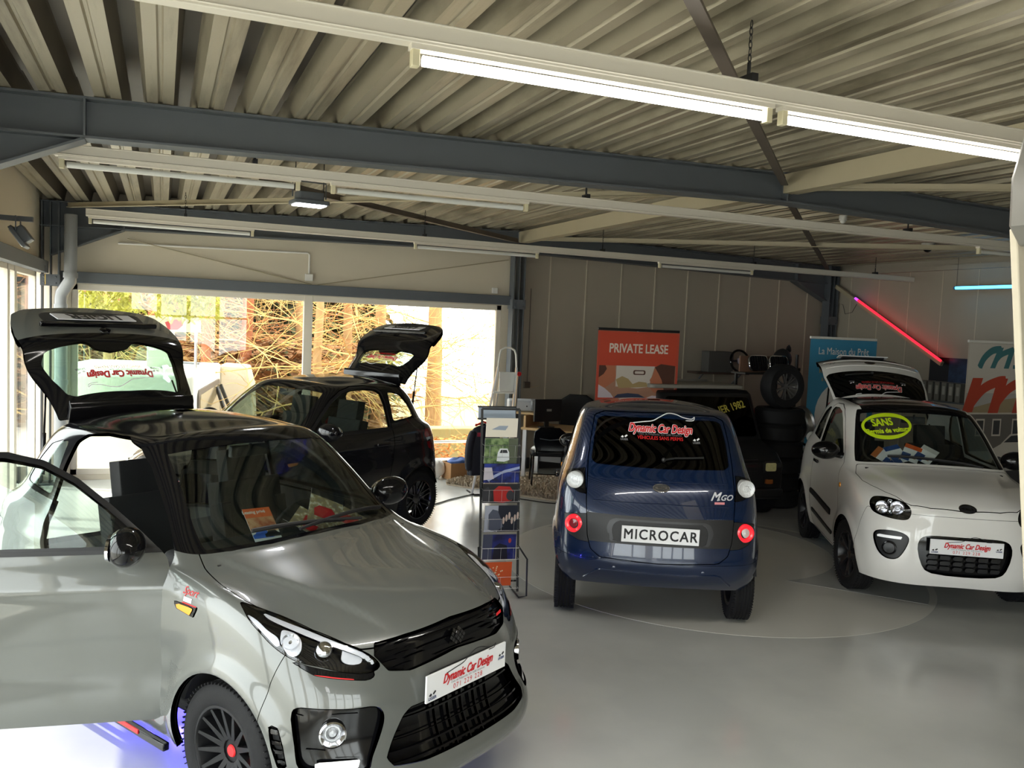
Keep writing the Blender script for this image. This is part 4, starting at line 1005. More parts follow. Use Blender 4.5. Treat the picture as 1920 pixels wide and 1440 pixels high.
    # side repeater
    for AT in both('REPEAT'):
        o = panel('side_repeater', AT, m_blackg, root, .01, .003)
        sg = 1 if AT[0][:, 1].mean() > 0 else -1
        i, _ = clip(AT[0], AT[1], reg(AT[0], 'uv', neg(TR['REP_AMBER']) if sg > 0 else TR['REP_AMBER'])); panel('amber_lens', i, m_amber, o, .004, .0065)
    mb = MB(); add_text(mb, 'Sport', Matrix.Translation((0, .018, 0)), 0, size=.045, shear=.4); rectf(mb, -.035, -.025, .022, -.006, 0, None, 1)
    rectf(mb, -.04, -.034, .06, -.029, 0, None, 0)
    c.stick_mb(mb, 'R', (-.26, .885), 'side_script', [m_inkred, m_inkwhite], off=.002)
    # tail lamps and rear bumper band
    for sg in (1, -1):
        p = [(-2.06, .99), (-2.03, .94), (-2.10, .80), (-2.2, .76), (-2.6, .76), (-2.6, 1.0)]
        f = np.maximum(c.R('xz', p), .53-sg*c.rest[0][:, 1]); AT = c.cut(f, gap=.001)
        o = panel('tail_lamp', AT, mat('deep_red_lens', hexc('8c141c'), .15, coat=.6) if not hero else m_blackg, root, .012, -.001)
        f = np.abs(AT[0][:, 2]-.885)-.022; i, _ = clip(AT[0], AT[1], f); panel('reversing_lens', i, m_chrome, o, .004, .002)
    AT = c.cut(c.R('yz', sym([(0, .46), (.40, .45), (.47, .40), (.44, .30), (0, .29)]), 'B', r=.02), gap=.001)
    panel('rear_diffuser', AT, m_black, root, .01, -.01)
    # sill blades
    for sg in (1, -1):
        mb = MB(); mb.bar((-.42, sg*.725, .175), (-1.55, sg*.725, .18), .03, .035); o = mb.build('side_skirt', m_blackg, root, bevel=.005)
        mb = MB(); mb.bar((-.62, sg*.742, .185), (-1.5, sg*.742, .19), .006, .02); mb.build('red_trim', m_redp, o)
    # bonnet: everything between the cowl and the grille/lamps, inside the fender line
    bon = [(-.30, -.0), (-.31, .28), (-.345, .47), (-.40, .595), (-.30, .628), (-.15, .648), (0, .652), (.07, .640), (.17, .596), (.31, .548), (.43, .487), (.515, .425), (.56, .30), (.60, 0)]
    bon2 = bon+[(a, -b) for a, b in bon[::-1] if b > 0]
    f = np.maximum(c.R('xy', bon2), .775-c.rest[0][:, 2]); AT = c.cut(f, gap=.0025); panel('bonnet', AT, paint, root, .02, 0)
    f = np.maximum(c.R('xz', [(.24, .2), (.24, .45), (.27, .66), (.31, .80), (.9, .9), (.9, .1)]), -1.0+0*c.rest[0][:, 0]); AT = c.cut(f, gap=.0015); panel('front_bumper', AT, paint, root, .015, 0)
    f = c.R('xz', [(-2.20, .1), (-2.20, .40), (-2.15, .74), (-2.9, .74), (-2.9, .1)]); AT = c.cut(f, gap=.0015); panel('rear_bumper', AT, paint, root, .015, 0)
    panel('body', c.rest, paint, root, .02, 0)
    panel('body_lining', c.rest, m_liner, root, .01, -.022)
    # cowl, wipers
    mb = MB(); mb.box((-.36, 0, .965), (.16, 1.16, .03)); mb.build('cowl', m_black, root, bevel=.01)
    for (y0, y1, x1) in ((.30, -.33, -.395), (-.10, .52, -.42)):
        pa = c.bvh.ray_cast(Vector((-.33, y0, 3)), Vector((0, 0, -1)))[0]; mb = MB(); pts = []
        for k in range(7):
            t_ = k/6; yy = y0+(y1-y0)*t_; xx = -.335+(x1+.335)*t_; p = c.bvh.ray_cast(Vector((xx, yy, 3)), Vector((0, 0, -1)))[0]; pts.append(p+Vector((.01, 0, .018)))
        mb.tube(pts, .008, 6); mb.tube([q+Vector((-.004, 0, -.010)) for q in pts[1:]], .005, 5); mb.build('wiper', m_black, root)
    # wheels
    for cx in (0, -1.955):
        for sg in (1, -1):
            liner(root, cx, .29, .338, sg); wheel(root, cx, sg*.655, .29, .195, .175, sg, rim_style, rim_m, red=hero)
    cabin(root, -.36, .33, 1.0)
    # interior mirror
    mb = MB(); mb.box((-.88, 0, 1.36), (.03, .22, .06)); mb.tube([(-.86, 0, 1.40), (-.87, 0, 1.37)], .01, 6); mb.build('interior_mirror', m_black, root, bevel=.012)
    return c
paint_grey = mat('nardo_grey_paint', hexc('5f615e'), .26, coat=1.0, var=.01)
paint_black = mat('black_car_paint', (.006, .006, .008), .25, coat=1.0, var=.02)
GREY = build_sport('hatchback_car', (.878, 3.895, -1.031), paint_grey, mat('satin_black_rim', (.010, .010, .011), .4, spec=.3), 'multi',
    'grey compact car with black roof, passenger door and tailgate open, nearest the camera', 51, 106, True)
BLACK = build_sport('hatchback_car', (.375, 7.677, 3.740), paint_black, mat('rim_black_polished', (.12, .12, .13), .2, metal=1), 'cross',
    'black compact car with open tailgate standing before the big window', 0, 104, False)
# blue glow on the floor below the grey car comes from lamps under its sills
for x_, y_ in ((-.45, -.25), (-1.0, -.3), (-1.6, -.25)):
    l = bpy.data.lights.new('underglow', 'POINT'); l.energy = 13; l.color = (.04, .03, 1); l.shadow_soft_size = .04; l.specular_factor = 0
    o = bpy.data.objects.new('underglow', l); COL.objects.link(o); o.parent = GREY.root; o.location = (x_, y_, .12)
DOOR_M = [(-.42, .24), (-.36, .36), (-.33, .55), (-.40, .75), (-.47, .90), (-.49, .985), (-.60, 1.10), (-.74, 1.225), (-.90, 1.35), (-1.04, 1.425), (-1.18, 1.458), (-1.32, 1.455), (-1.39, 1.42), (-1.405, 1.25), (-1.41, 1.0), (-1.47, .75), (-1.47, .50), (-1.42, .32), (-1.38, .24)]
DWIN_M = [(-.575, 1.035), (-.66, 1.115), (-.80, 1.235), (-.94, 1.34), (-1.06, 1.40), (-1.19, 1.425), (-1.31, 1.42), (-1.355, 1.39), (-1.365, 1.25), (-1.37, 1.035), (-1.0, 1.02)]
QWIN_M = [(-1.425, 1.06), (-1.42, 1.41), (-1.50, 1.405), (-1.60, 1.35), (-1.70, 1.22), (-1.73, 1.10)]
GATE_M = sym([(0, 1.478), (.40, 1.468), (.468, 1.44), (.49, 1.30), (.505, 1.15), (.507, .90), (.49, .66), (.465, .57), (.40, .52), (0, .505)])
GGLASS_M = sym([(0, 1.445), (.40, 1.438), (.445, 1.42), (.468, 1.30), (.482, 1.15), (.45, 1.125), (0, 1.118)])
def disc(name, pos, nrm, prof, m_, parent, seg=32):
    X = Matrix.Translation(pos) @ Vector(nrm).normalized().to_track_quat('Z', 'Y').to_matrix().to_4x4()
    return MB().lathe(prof, seg, X).build(name, m_, parent)
def build_mini(name, pose, off, paint, rim_m, label, gate_open, roof_m, white):
    c = Car(name, SH_MINI, pose, label=label, cat='car'); root = c.root
    if off: # the pose is given at the rear axle
        root.location.x -= off*cos(pose[2]); root.location.y -= off*sin(pose[2])
    for cx in (-.10, -1.86):
        f, c.rest = arch_cut(c.rest, cx, .285, .325)
    m_plast = mat('dark_satin_plastic', (.014, .014, .015), .42)
    dat = {s_: c.cut(c.R('xz', DOOR_M, s_, r=.03), gap=.0026) for s_ in 'LR'}
    for sd_ in 'LR':
        out = -1 if sd_ == 'R' else 1; AT = dat[sd_]
        win, body = clip(AT[0], AT[1], reg(AT[0], 'xz', DWIN_M, None, .015))
        d = panel('door', body, paint, root, .03, 0); panel('door_window', win, m_sidegl if white else m_dark_gl, d, .005, -.004)
        panel('door_lining', clip(body[0], body[1], body[0][:, 2]-1.0)[0], m_dash, d, .02, -.031)
        band, _ = clip(body[0], body[1], reg(body[0], 'xz', [(-.58, 1.022), (-.58, 1.05), (-1.38, 1.05), (-1.38, 1.012)])); panel('waist_rubber', band, m_rubber, d, .008, .003)
        h = c.surf(sd_, (-1.27, .89)); MB().box((h.x, h.y+out*.016, .89), (.15, .02, .03)).build('door_handle', m_blackg, d, bevel=.008)
        for pl in ([(-.60, .50), (-.60, .555), (-1.46, .60), (-1.46, .55)], [(-.55, .335), (-.53, .37), (-1.36, .42), (-1.36, .385)]):
            i, _ = clip(body[0], body[1], reg(body[0], 'xz', pl)); panel('side_moulding', i, m_plast, d, .012, .010)
        mirror(d, -.60, out*(.665 if white else .54), 1.06, out, m_blackg, sc=1.0 if white else .8, gm=m_chrome if white else m_blackg)
        tri = clip(win[0], win[1], -.66-win[0][:, 0])[0]; panel('mirror_panel', tri, m_blackg, d, .006, .001)
    # tailgate
    gate = c.cut(c.R('yz', GATE_M, 'B', r=.02), gap=.003); piv = (-1.84, 0, 1.485)
    gl, gb = clip(gate[0], gate[1], reg(gate[0], 'yz', GGLASS_M, None, .015))
    g = panel('tailgate', gb, paint, root, .03, 0, piv)
    lo, _ = clip(gb[0], gb[1], gb[0][:, 2]-1.12); panel('tailgate_lining', lo, m_liner, g, .02, -.031, piv)
    rw = panel('rear_window', gl, m_dark_gl, g, .005, -.001, piv)
    if white is False or True:
        i, _ = clip(gb[0], gb[1], np.maximum(gb[0][:, 2]-.812, .622-gb[0][:, 2])); bd = panel('plate_band', i, m_plast, g, .01, .0025, piv)
        rec = reg(i[0], 'yz', sym([(0, .79), (.31, .79), (.345, .77), (.36, .72), (.335, .635), (0, .63)]))
        a, _ = clip(i[0], i[1], rec); panel('plate_recess', a, mat('dark_recess', (.012, .012, .013), .5), bd, .004, .004, piv)
        b_ = np.maximum(rec, -reg(i[0], 'yz', sym([(0, .775), (.285, .775), (.315, .75), (.325, .71), (.31, .64), (0, .60)])))
        b2, _ = clip(i[0], i[1], b_); panel('recess_frame', b2, mat('satin_grey_plastic', (.05, .05, .053), .35, metal=.3), bd, .004, .007, piv)
        hx = c.surf('B', (0, .70)).x
        X = Matrix.Translation((hx-.018-piv[0], 0, .70-piv[2])) @ plane_frame((0, 0, 0), (0, -1, 0), (-.09, 0, 1))
        mb = MB(); mb.box((0, 0, 0), (.52, .112, .008), X); mb.box((0, 0, -.012), (.44, .08, .02), X, 1)
        add_text(mb, 'MICROCAR', X @ Matrix.Translation((0, -.002, .0055)), 1, size=.100, bold=.0022, sx=.87, space=1.16)
        pm = mb.build('number_plate', [m_platew, m_ink], g, smooth=False); pm['label'] = 'white plate with black capital letters'
        for z in (1.045, .90):
            mb = MB(); pts = [c.surf('B', (y, z-.01*abs(y)))-Vector(piv)+Vector((-.001, 0, 0)) for y in [(-.46+.092*k) for k in range(11)]]
            mb.tube(pts, .0045, 6); mb.build('pressed_crease', paint, g)
    # badge
    mb = MB(); mb.prism(ellipse(0, 0, .058, .027), 0, .006); mb.prism(ellipse(0, 0, .050, .020), .006, .0065, None, 1); add_text(mb, 'MICROCAR', Matrix.Translation((0, 0, .0075)), 0, size=.020, bold=.0004, sx=.8)
    c.stick_mb(mb, 'B', (0, 1.005), 'maker_badge', [m_chrome, m_black], parent=g, pivot=piv, off=.002)
    mb = MB(); add_text(mb, 'M', Matrix.Translation((-.035, .006, 0)), 0, size=.078, shear=.5, bold=.002); add_text(mb, '.GO', Matrix.Translation((.040, 0, 0)), 0, size=.050, shear=.4, bold=.0015, sx=1.1)
    rectf(mb, -.035, -.042, .035, -.027, 0, None, 1)
    c.stick_mb(mb, 'B', (-.40, .955), 'model_script', [mat('silver_script', (.75, .76, .78), .25, metal=.4), mat('pink_red_strip', hexc('d98a8c'), .4)], parent=g, pivot=piv, off=.004)
    mb = MB(); logo(mb, Matrix.Identity(4), .50, 0, 1, 2, halo=1, sub='VÉHICULES SANS PERMIS')
    for s_ in (-1, 1): little_mark(mb, Matrix.Translation((s_*.255, -.06, 0)), .055, 1, 2)
    c.stick_mb(mb, 'B', (0, 1.365), 'dealer_sticker', [m_inkred, m_inkwhite, m_inkgrey], parent=g, pivot=piv, off=.002)
    mb = MB(); pts = [c.surf('B', (y, z))-Vector(piv)+Vector((-.012, 0, .004)) for y, z in ((-.02, 1.175), (-.10, 1.19), (-.2, 1.195), (-.30, 1.20))]
    mb.tube(pts, .007, 6); mb.ball(tuple(pts[0]), .016, 10); mb.build('rear_wiper', m_black, g)
    g.location = piv
    if gate_open:
        g.rotation_euler = (0, radians(gate_open), 0); Mt = Matrix.Rotation(radians(gate_open), 4, 'Y')
        for s_ in (-1, 1):
            a = Vector((-1.95, s_*.52, 1.20)); b = Vector(piv)+(Mt @ (Vector((-2.0, s_*.46, 1.20))-Vector(piv)))
            MB().tube([a, b], .009, 8).build('gas_strut', m_blackg, root)
    # glass house
    up, low = clip(c.rest[0], c.rest[1], 7.05-c.rest[0][:, 7]); c.rest = low; c_up = up
    ws, c_up = clip(c_up[0], c_up[1], reg(c_up[0], 'uv', [(-3.3, 7.12), (3.3, 7.12), (3.2, 8.97), (-3.2, 8.97)]))
    panel('windscreen', ws, glass('darker_windscreen', (.86, .89, .88), ior=1.5), root, .005, -.002)
    dk, _ = clip(ws[0], ws[1], np.minimum(8.74-ws[0][:, 7], 2.85-np.abs(ws[0][:, 6]))); panel('sunshade_band', dk, m_blackg, root, .002, .0008)
    for s_ in 'LR':
        q, c_up = clip(c_up[0], c_up[1], reg(c_up[0], 'xz', QWIN_M, s_, .02)); panel('quarter_window', q, m_sidegl if white else m_dark_gl, root, .005, -.003)
    rf, c_up = clip(c_up[0], c_up[1], np.maximum(np.maximum(np.abs(c_up[0][:, 1])-.455, 8.97-c_up[0][:, 7]), -1.74-c_up[0][:, 0]))
    panel('roof', rf, roof_m, root, .02, 0); panel('roof_frame', c_up, paint, root, .02, 0)
    # front
    m_refl = lamp_reflector()
    for p in (TR['WHEAD'], neg(TR['WHEAD'])):
        AT = c.cut(c.R('uv', p, None, smooth=4), gap=.001); h = panel('headlight', AT, m_blackg, root, off=-.05, walls=0)
        sg = 1 if AT[0][:, 1].mean() > 0 else -1
        ctr = c.surf('F', (sg*.52, .79)); nn = Vector((.85, sg*.45, .28)).normalized()
        t_ = Vector((0, 0, 1)).cross(nn).normalized()
        for k, (du, dz, r_) in enumerate(((-.055, -.004, .050), (.055, .006, .052), (.0, -.03, .02), (.0, .045, .018))):
            if r_ > .03: disc('bulb_cap', ctr-nn*.030+t_*du+Vector((0, 0, dz)), nn, [(.020, .0), (.019, .016), (.012, .022), (.0001, .024)], m_refl, h, 20)
            disc('reflector', ctr-nn*.034+t_*du+Vector((0, 0, dz)), nn, [(r_, .024), (r_*.93, .022), (r_*.80, .008), (r_*.45, -.012), (r_*.40, .008), (.0001, .012)], m_chrome, h)
        panel('lens_cover', AT, m_clear, h, .003, -.0005)
    for p in (TR['WFOG'], neg(TR['WFOG'])):
        AT = c.cut(c.R('uv', p, None, smooth=4), gap=.001); o = panel('fog_lamp_bezel', AT, m_plast, root, off=-.022, walls=.002)
        sg = 1 if AT[0][:, 1].mean() > 0 else -1
        i, _ = clip(AT[0], AT[1], reg(AT[0], 'uv', TR['WDRL'] if sg < 0 else neg(TR['WDRL']))); panel('daytime_lamp', i, mat('white_lamp', (.85, .88, .9), .2, emis=(1, 1, 1), es=.25), o, .018, -.004)
        ctr = c.surf('F', (sg*.525, .487)); nn = Vector((.9, sg*.4, .0)).normalized()
        disc('fog_lamp', ctr-nn*.02, nn, [(.055, .0), (.053, .014), (.046, .016), (.040, .010), (.0001, .012)], m_blackg, o)
    AT = c.cut(c.R('yz', sym([(0, .622), (.20, .622), (.285, .612), (.325, .58), (.335, .51), (.30, .39), (.23, .335), (0, .322)]), 'F', smooth=2), gap=.001)
    lg = panel('front_grille', AT, m_blackg, root, off=-.03, walls=.003)
    A, T = AT
    for k in range(3):
        for j in range(6):
            y = -.225+.09*j; z = .375+.042*k; f = np.maximum(np.abs(A[:, 1]-y)-.036, np.abs(A[:, 2]-z)-.0155)
            i, _ = clip(A, T, f); panel('grille_scale', i, m_plast, lg, .012, -.010)
    dealer_plate('number_plate', root, (c.surf('F', (0, .555)).x+.022, .0, .548), radians(0))
    MB().box((c.surf('F', (0, .55)).x+.0, 0, .548), (.03, .40, .09)).build('plate_holder', m_black, root)
    mb = MB(); mb.prism(ellipse(0, 0, .064, .030), 0, .006); mb.prism(ellipse(0, 0, .056, .023), .006, .0065, None, 1); add_text(mb, 'MICROCAR', Matrix.Translation((0, 0, .0075)), 0, size=.022, bold=.0004, sx=.8)
    c.stick_mb(mb, 'F', (.015, .832), 'maker_badge', [mat('dark_chrome', (.18, .18, .19), .15, metal=1), m_black], off=.002)
    for sg in (1, -1):
        h = c.surf('L' if sg > 0 else 'R', (-.36, .82)); disc('side_repeater', h, (0, sg, 0), [(.022, 0), (.02, .006), (.0001, .009)], m_amber, root)
    # rear lamps
    for sg in (1, -1):
        AT = c.cut(c.R('uv', TR['BUL'] if sg > 0 else neg(TR['BUL'])), gap=.001); o = panel('upper_lamp_housing', AT, m_blackg, root, .012, .001)
        p = c.surf('B', (sg*.588, 1.012)); p.x = .6*c.surf('B', (sg*.545, 1.0)).x+.4*p.x+.006; nn = Vector((-.975, sg*.20, .08)).normalized()
        q = disc('lamp', p+nn*.012, nn, [(.060, -.06), (.060, .010), (.057, .014), (.053, .010), (.040, .002), (.022, .002), (.020, .008), (.0001, .010)], mat('lamp_lens_white', (.8, .8, .78), .15, metal=.35, bump=.5, bscale=120), o); q['label'] = 'round clear lamp'
        disc('lamp_cover', p+nn*.010, nn, [(.056, .012), (.03, .017), (.0001, .019)], m_clear, q)
        AT = c.cut(c.R('uv', TR['BLL'] if sg > 0 else neg(TR['BLL'])), gap=.001); o = panel('lower_lamp_housing', AT, m_plast, root, .012, .001)
        p = c.surf('B', (sg*.585, .722)); nn = Vector((-.95, sg*.28, .02)).normalized()
        q = disc('lamp', p-nn*.006, nn, [(.064, 0), (.062, .016), (.050, .022), (.036, .016), (.034, .006)], m_redl, o); q['label'] = 'round red ring lamp'
        disc('lamp_centre', p-nn*.006, nn, [(.034, .006), (.03, .012), (.0001, .018)], mat('dark_red_lens', (.25, .02, .03), .15, coat=.6) if sg > 0 else mat('lamp_lens_white', (.8, .8, .78)), q)
        p = c.surf('B', (sg*.30, .455)); disc('parking_sensor', p, (-1, 0, 0), [(.012, -.004), (.012, .002), (.009, .003), (.0001, .003)], paint, root, 16)
    # bumper creases
    mb = MB(); pts = [c.surf('B', (y, z)) for y, z in ((-.50, .35), (-.42, .425), (-.38, .435), (-.2, .43), (0, .43), (.2, .43), (.38, .435), (.42, .425), (.50, .35))]
    mb.tube(cr([tuple(p) for p in pts], 5) if False else pts, .008, 8); mb.build('bumper_ridge', paint, root)
    # bonnet, bumpers, body
    bon = [(-.245, 0), (-.25, .26), (-.28, .46), (-.335, .60), (-.20, .635), (-.02, .625), (.10, .585), (.24, .52), (.33, .46), (.405, .42), (.44, .38), (.475, .25), (.49, 0)]
    bon2 = bon+[(a, -b) for a, b in bon[::-1] if b > 0]
    f = np.maximum(c.R('xy', bon2), .765-c.rest[0][:, 2]); AT = c.cut(f, gap=.0022); panel('bonnet', AT, paint, root, .02, 0)
    AT = c.cut(c.R('xz', [(.16, .1), (.19, .45), (.22, .60), (.24, .70), (.25, .765), (.9, .765), (.9, .1)]), gap=.0014); panel('front_bumper', AT, paint, root, .015, 0)
    AT = c.cut(c.R('xz', [(-2.10, .1), (-2.10, .45), (-2.12, .512), (-2.9, .495), (-2.9, .1)]), gap=.0014); panel('rear_bumper', AT, paint, root, .015, 0)
    panel('body', c.rest, paint, root, .02, 0); panel('body_lining', c.rest, m_liner, root, .01, -.022)
    MB().box((-.31, 0, .985), (.13, 1.10, .03)).build('cowl', m_black, root, bevel=.01)
    mb = MB(); pts = []
    for k in range(9):
        t_ = k/8; p = c.bvh.ray_cast(Vector((-.29-.06*t_, .40-.75*t_, 3)), Vector((0, 0, -1)))[0]; pts.append(p+Vector((.01, 0, .018)))
    mb.tube(pts, .009, 6); mb.tube([p+Vector((0, 0, -.01)) for p in pts[2:]], .005, 5); mb.build('wiper', m_black, root)
    for cx in (-.10, -1.86):
        for sg in (1, -1):
            liner(root, cx, .285, .325, sg); wheel(root, cx, sg*.628, .285, .19, .15, sg, 'twin', rim_m, steer=(radians(8) if (cx > -1 and white) else 0))
    cabin(root, -.30, .31, 1.0)
    mb = MB(); mb.box((-.86, 0, 1.37), (.03, .20, .06)); mb.tube([(-.84, 0, 1.42), (-.85, 0, 1.38)], .01, 6); mb.build('interior_mirror', m_black, root, bevel=.012)
    return c
paint_blue = mat('midnight_blue_paint', (.0022, .013, .050), .26, metal=.2, coat=1.0, var=.02)
paint_white = mat('pearl_white_paint', hexc('e8e6e2'), .32, coat=1.0, var=.01)
BLUE = build_mini('compact_car', (3.368, 5.335, 1.1026), -1.86, paint_blue, mat('black_rim', (.02, .02, .022), .3, metal=.3), 'small dark blue car seen from behind on the pale floor disc', 0, paint_blue, False)
WHITE = build_mini('compact_car', (5.877, 5.003, -2.095), 0, paint_white, mat('black_rim', (.008, .008, .009), .3, spec=.4), 'small white car with raised tailgate and a green windscreen sticker', 79, m_blackg, True)
m_lime = mat('lime_sticker', hexc('d2f01e'), .45, emis=hexc('d2f01e'), es=.0)
mb = MB()
ring = ellipse(0, 0, .195, .088, 40)
for k in range(40):
    a, b = ring[k], ring[(k+1) % 40]; w = .010+.008*abs(sin(2*pi*k/40*1.0+.6)); w2 = .010+.008*abs(sin(2*pi*(k+1)/40+.6))
    f_ = lambda p, q: (p[0]*(1+q/.24), p[1]*(1+q/.10))
    mb.add([(*f_(a, -w), 0), (*f_(b, -w2), 0), (*f_(b, w2), 0), (*f_(a, w), 0)], [(0, 1, 2, 3)])
add_text(mb, 'SANS', Matrix.Translation((-.03, .030, 0)), 0, size=.078, bold=.003, sx=.95); add_text(mb, 'Permis de voiture', Matrix.Translation((0, -.035, 0)), 0, size=.050, bold=.0025)
WHITE.stick_mb(mb, 'F', (-.29, 1.325), 'lime_sticker', m_lime, off=.003, roll=.14)
# ================================================================ SHOWROOM PROPS
def picture_mat(name, c1, c2, sc=6, c3=None):
    """printed photograph: soft patches of two or three inks"""
    if name in MATS: return MATS[name]
    m = bpy.data.materials.new(name); m.use_nodes = True; n = m.node_tree; b = n.nodes['Principled BSDF']; b.inputs['Roughness'].default_value = .35
    tc = n.nodes.new('ShaderNodeTexCoord'); no = n.nodes.new('ShaderNodeTexNoise'); no.inputs['Scale'].default_value = sc; no.inputs['Detail'].default_value = 3
    r = n.nodes.new('ShaderNodeValToRGB'); e = r.color_ramp.elements; e[0].position = .38; e[1].position = .62; e[0].color = (*c1, 1); e[1].color = (*c2, 1)
    if c3: q = e.new(.5); q.color = (*c3, 1)
    n.links.new(tc.outputs['Object'], no.inputs['Vector']); n.links.new(no.outputs['Fac'], r.inputs[0]); n.links.new(r.outputs[0], b.inputs['Base Color'])
    MATS[name] = m; return m
def fm(h, r=.5): return mat('print_'+h, hexc(h), r, var=.01)
def banner(loc, w, h, label, draw, mats, rz=0, top_m=None):
    """roll-up banner; draw(mb) paints on plane x right, y up from the foot, z toward the viewer"""
    t = empty('rollup_banner', loc, rz, label=label, cat='banner')
    MB().box((0, 0, .04), (w+.04, .16, .08)).build('cassette', m_alu, t, bevel=.012)
    MB().box((0, 0, h-.012), (w, .025, .03)).build('top_rail', top_m or m_alu, t, bevel=.004)
    MB().tube([(0, .03, .06), (0, .03, h-.02)], .011, 8).build('support_pole', m_alu, t)
    mb = MB(); X = plane_frame((0, -.012, 0), (1, 0, 0), (0, 0, 1)); mb.box((0, h/2, -.002), (w, h-.06, .002), X)
    draw(mb, X); mb.build('printed_sheet', mats, t, smooth=False)
    return t
def T(x, y, z=.001): return Matrix.Translation((x, y, z))
# --- red PRIVATE LEASE banner
def d_lease(mb, X):
    rectf(mb, -.5, 1.66, .5, 2.04, .001, X, 1); rectf(mb, -.5, .1, .5, 1.30, .001, X, 1)
    rectf(mb, -.5, 1.30, .5, 1.68, .0008, X, 2)
    polyf(mb, [(-.28, 1.66), (-.28, 1.42), (0, 1.40), (.15, 1.42), (.22, 1.66)], .0014, X, 3)
    polyf(mb, [(-.28, 1.50), (-.20, 1.54), (-.12, 1.51), (-.06, 1.45), (.02, 1.48), (.12, 1.47), (.14, 1.42), (-.24, 1.40)], .0018, X, 4)
    # two people in profile seen from behind the seats
    polyf(mb, [(-.5, 1.66), (-.30, 1.66), (-.29, 1.60), (-.28, 1.54), (-.30, 1.48), (-.36, 1.44), (-.42, 1.40), (-.5, 1.40)], .0022, X, 5)
    polyf(mb, [(-.5, 1.66), (-.42, 1.66), (-.40, 1.62), (-.44, 1.56), (-.5, 1.52)], .0026, X, 6)
    polyf(mb, [(-.5, 1.44), (-.42, 1.40), (-.34, 1.34), (-.30, 1.29), (-.5, 1.29)], .0028, X, 7)
    polyf(mb, [(.49, 1.66), (.28, 1.67), (.22, 1.63), (.20, 1.56), (.16, 1.50), (.18, 1.46), (.16, 1.42), (.21, 1.36), (.30, 1.33), (.49, 1.32)], .0022, X, 5)
    polyf(mb, [(.49, 1.67), (.30, 1.69), (.22, 1.65), (.27, 1.58), (.32, 1.50), (.36, 1.36), (.49, 1.30)], .0026, X, 6)
    polyf(mb, [(-.30, 1.29), (-.25, 1.33), (-.12, 1.345), (.02, 1.335), (.12, 1.29)], .0030, X, 8)
    polyf(mb, rpoly(.16, .055, .02, 3, .02, 1.585), .0022, X, 6); polyf(mb, rpoly(.12, .03, .012, 3, .02, 1.585), .0026, X, 3)
    polyf(mb, [(.12, 1.29), (.2, 1.32), (.30, 1.31), (.36, 1.285), (.3, 1.27), (.1, 1.27)], .0031, X, 7)
    add_text(mb, 'PRIVATE LEASE', X @ T(.0, 1.855, .0015), 9, size=.145, bold=.004, sx=.80)
banner((5.10, 8.6, 0), 1.06, 2.085, 'red roll-up banner reading PRIVATE LEASE behind the blue car', d_lease,
    [fm('c9523e'), fm('cf4f38'), fm('b98a72'), fm('ded3c8'), fm('b9a071'), fm('c4795a'), fm('5c3a30'), fm('d9cbd2'), fm('3c4560'), fm('f0e0d2')], top_m=m_black, rz=radians(-2))
# --- blue banner
def d_pret(mb, X):
    rectf(mb, -.5, .1, .5, 2.02, .001, X, 1)
    polyf(mb, ellipse(.02, 1.12, .42, .42), .0015, X, 2)
    polyf(mb, [(-.20, 1.05), (-.13, 1.19), (.10, 1.27), (.32, 1.24), (.35, 1.17), (.12, 1.16), (-.06, 1.12), (-.12, 1.00)], .002, X, 3)
    polyf(mb, ellipse(-.17, 1.22, .035, .05, 14), .0022, X, 3)
    add_text(mb, 'La Maison du Prêt', X @ T(.0, 1.91, .0015), 2, size=.125, bold=.001, sx=.88)
    add_text(mb, '« La Solution', X @ T(.0, 1.80, .0015), 2, size=.062, sx=.9)
    add_text(mb, 'Réalisons', X @ T(-.22, 1.665, .0015), 4, size=.09, bold=.001, sx=.9)
    add_text(mb, 'à deux', X @ T(-.24, 1.56, .0015), 4, size=.07, bold=.001, sx=.9)
banner((7.97, 8.42, 0), 1.06, 2.09, 'blue roll-up banner with white heading and round emblem behind the white car', d_pret, [fm('3f8fb4'), fm('3d90b8'), fm('e9e6e2'), fm('c23c4a'), fm('c9a646')], top_m=m_white, rz=radians(-1))
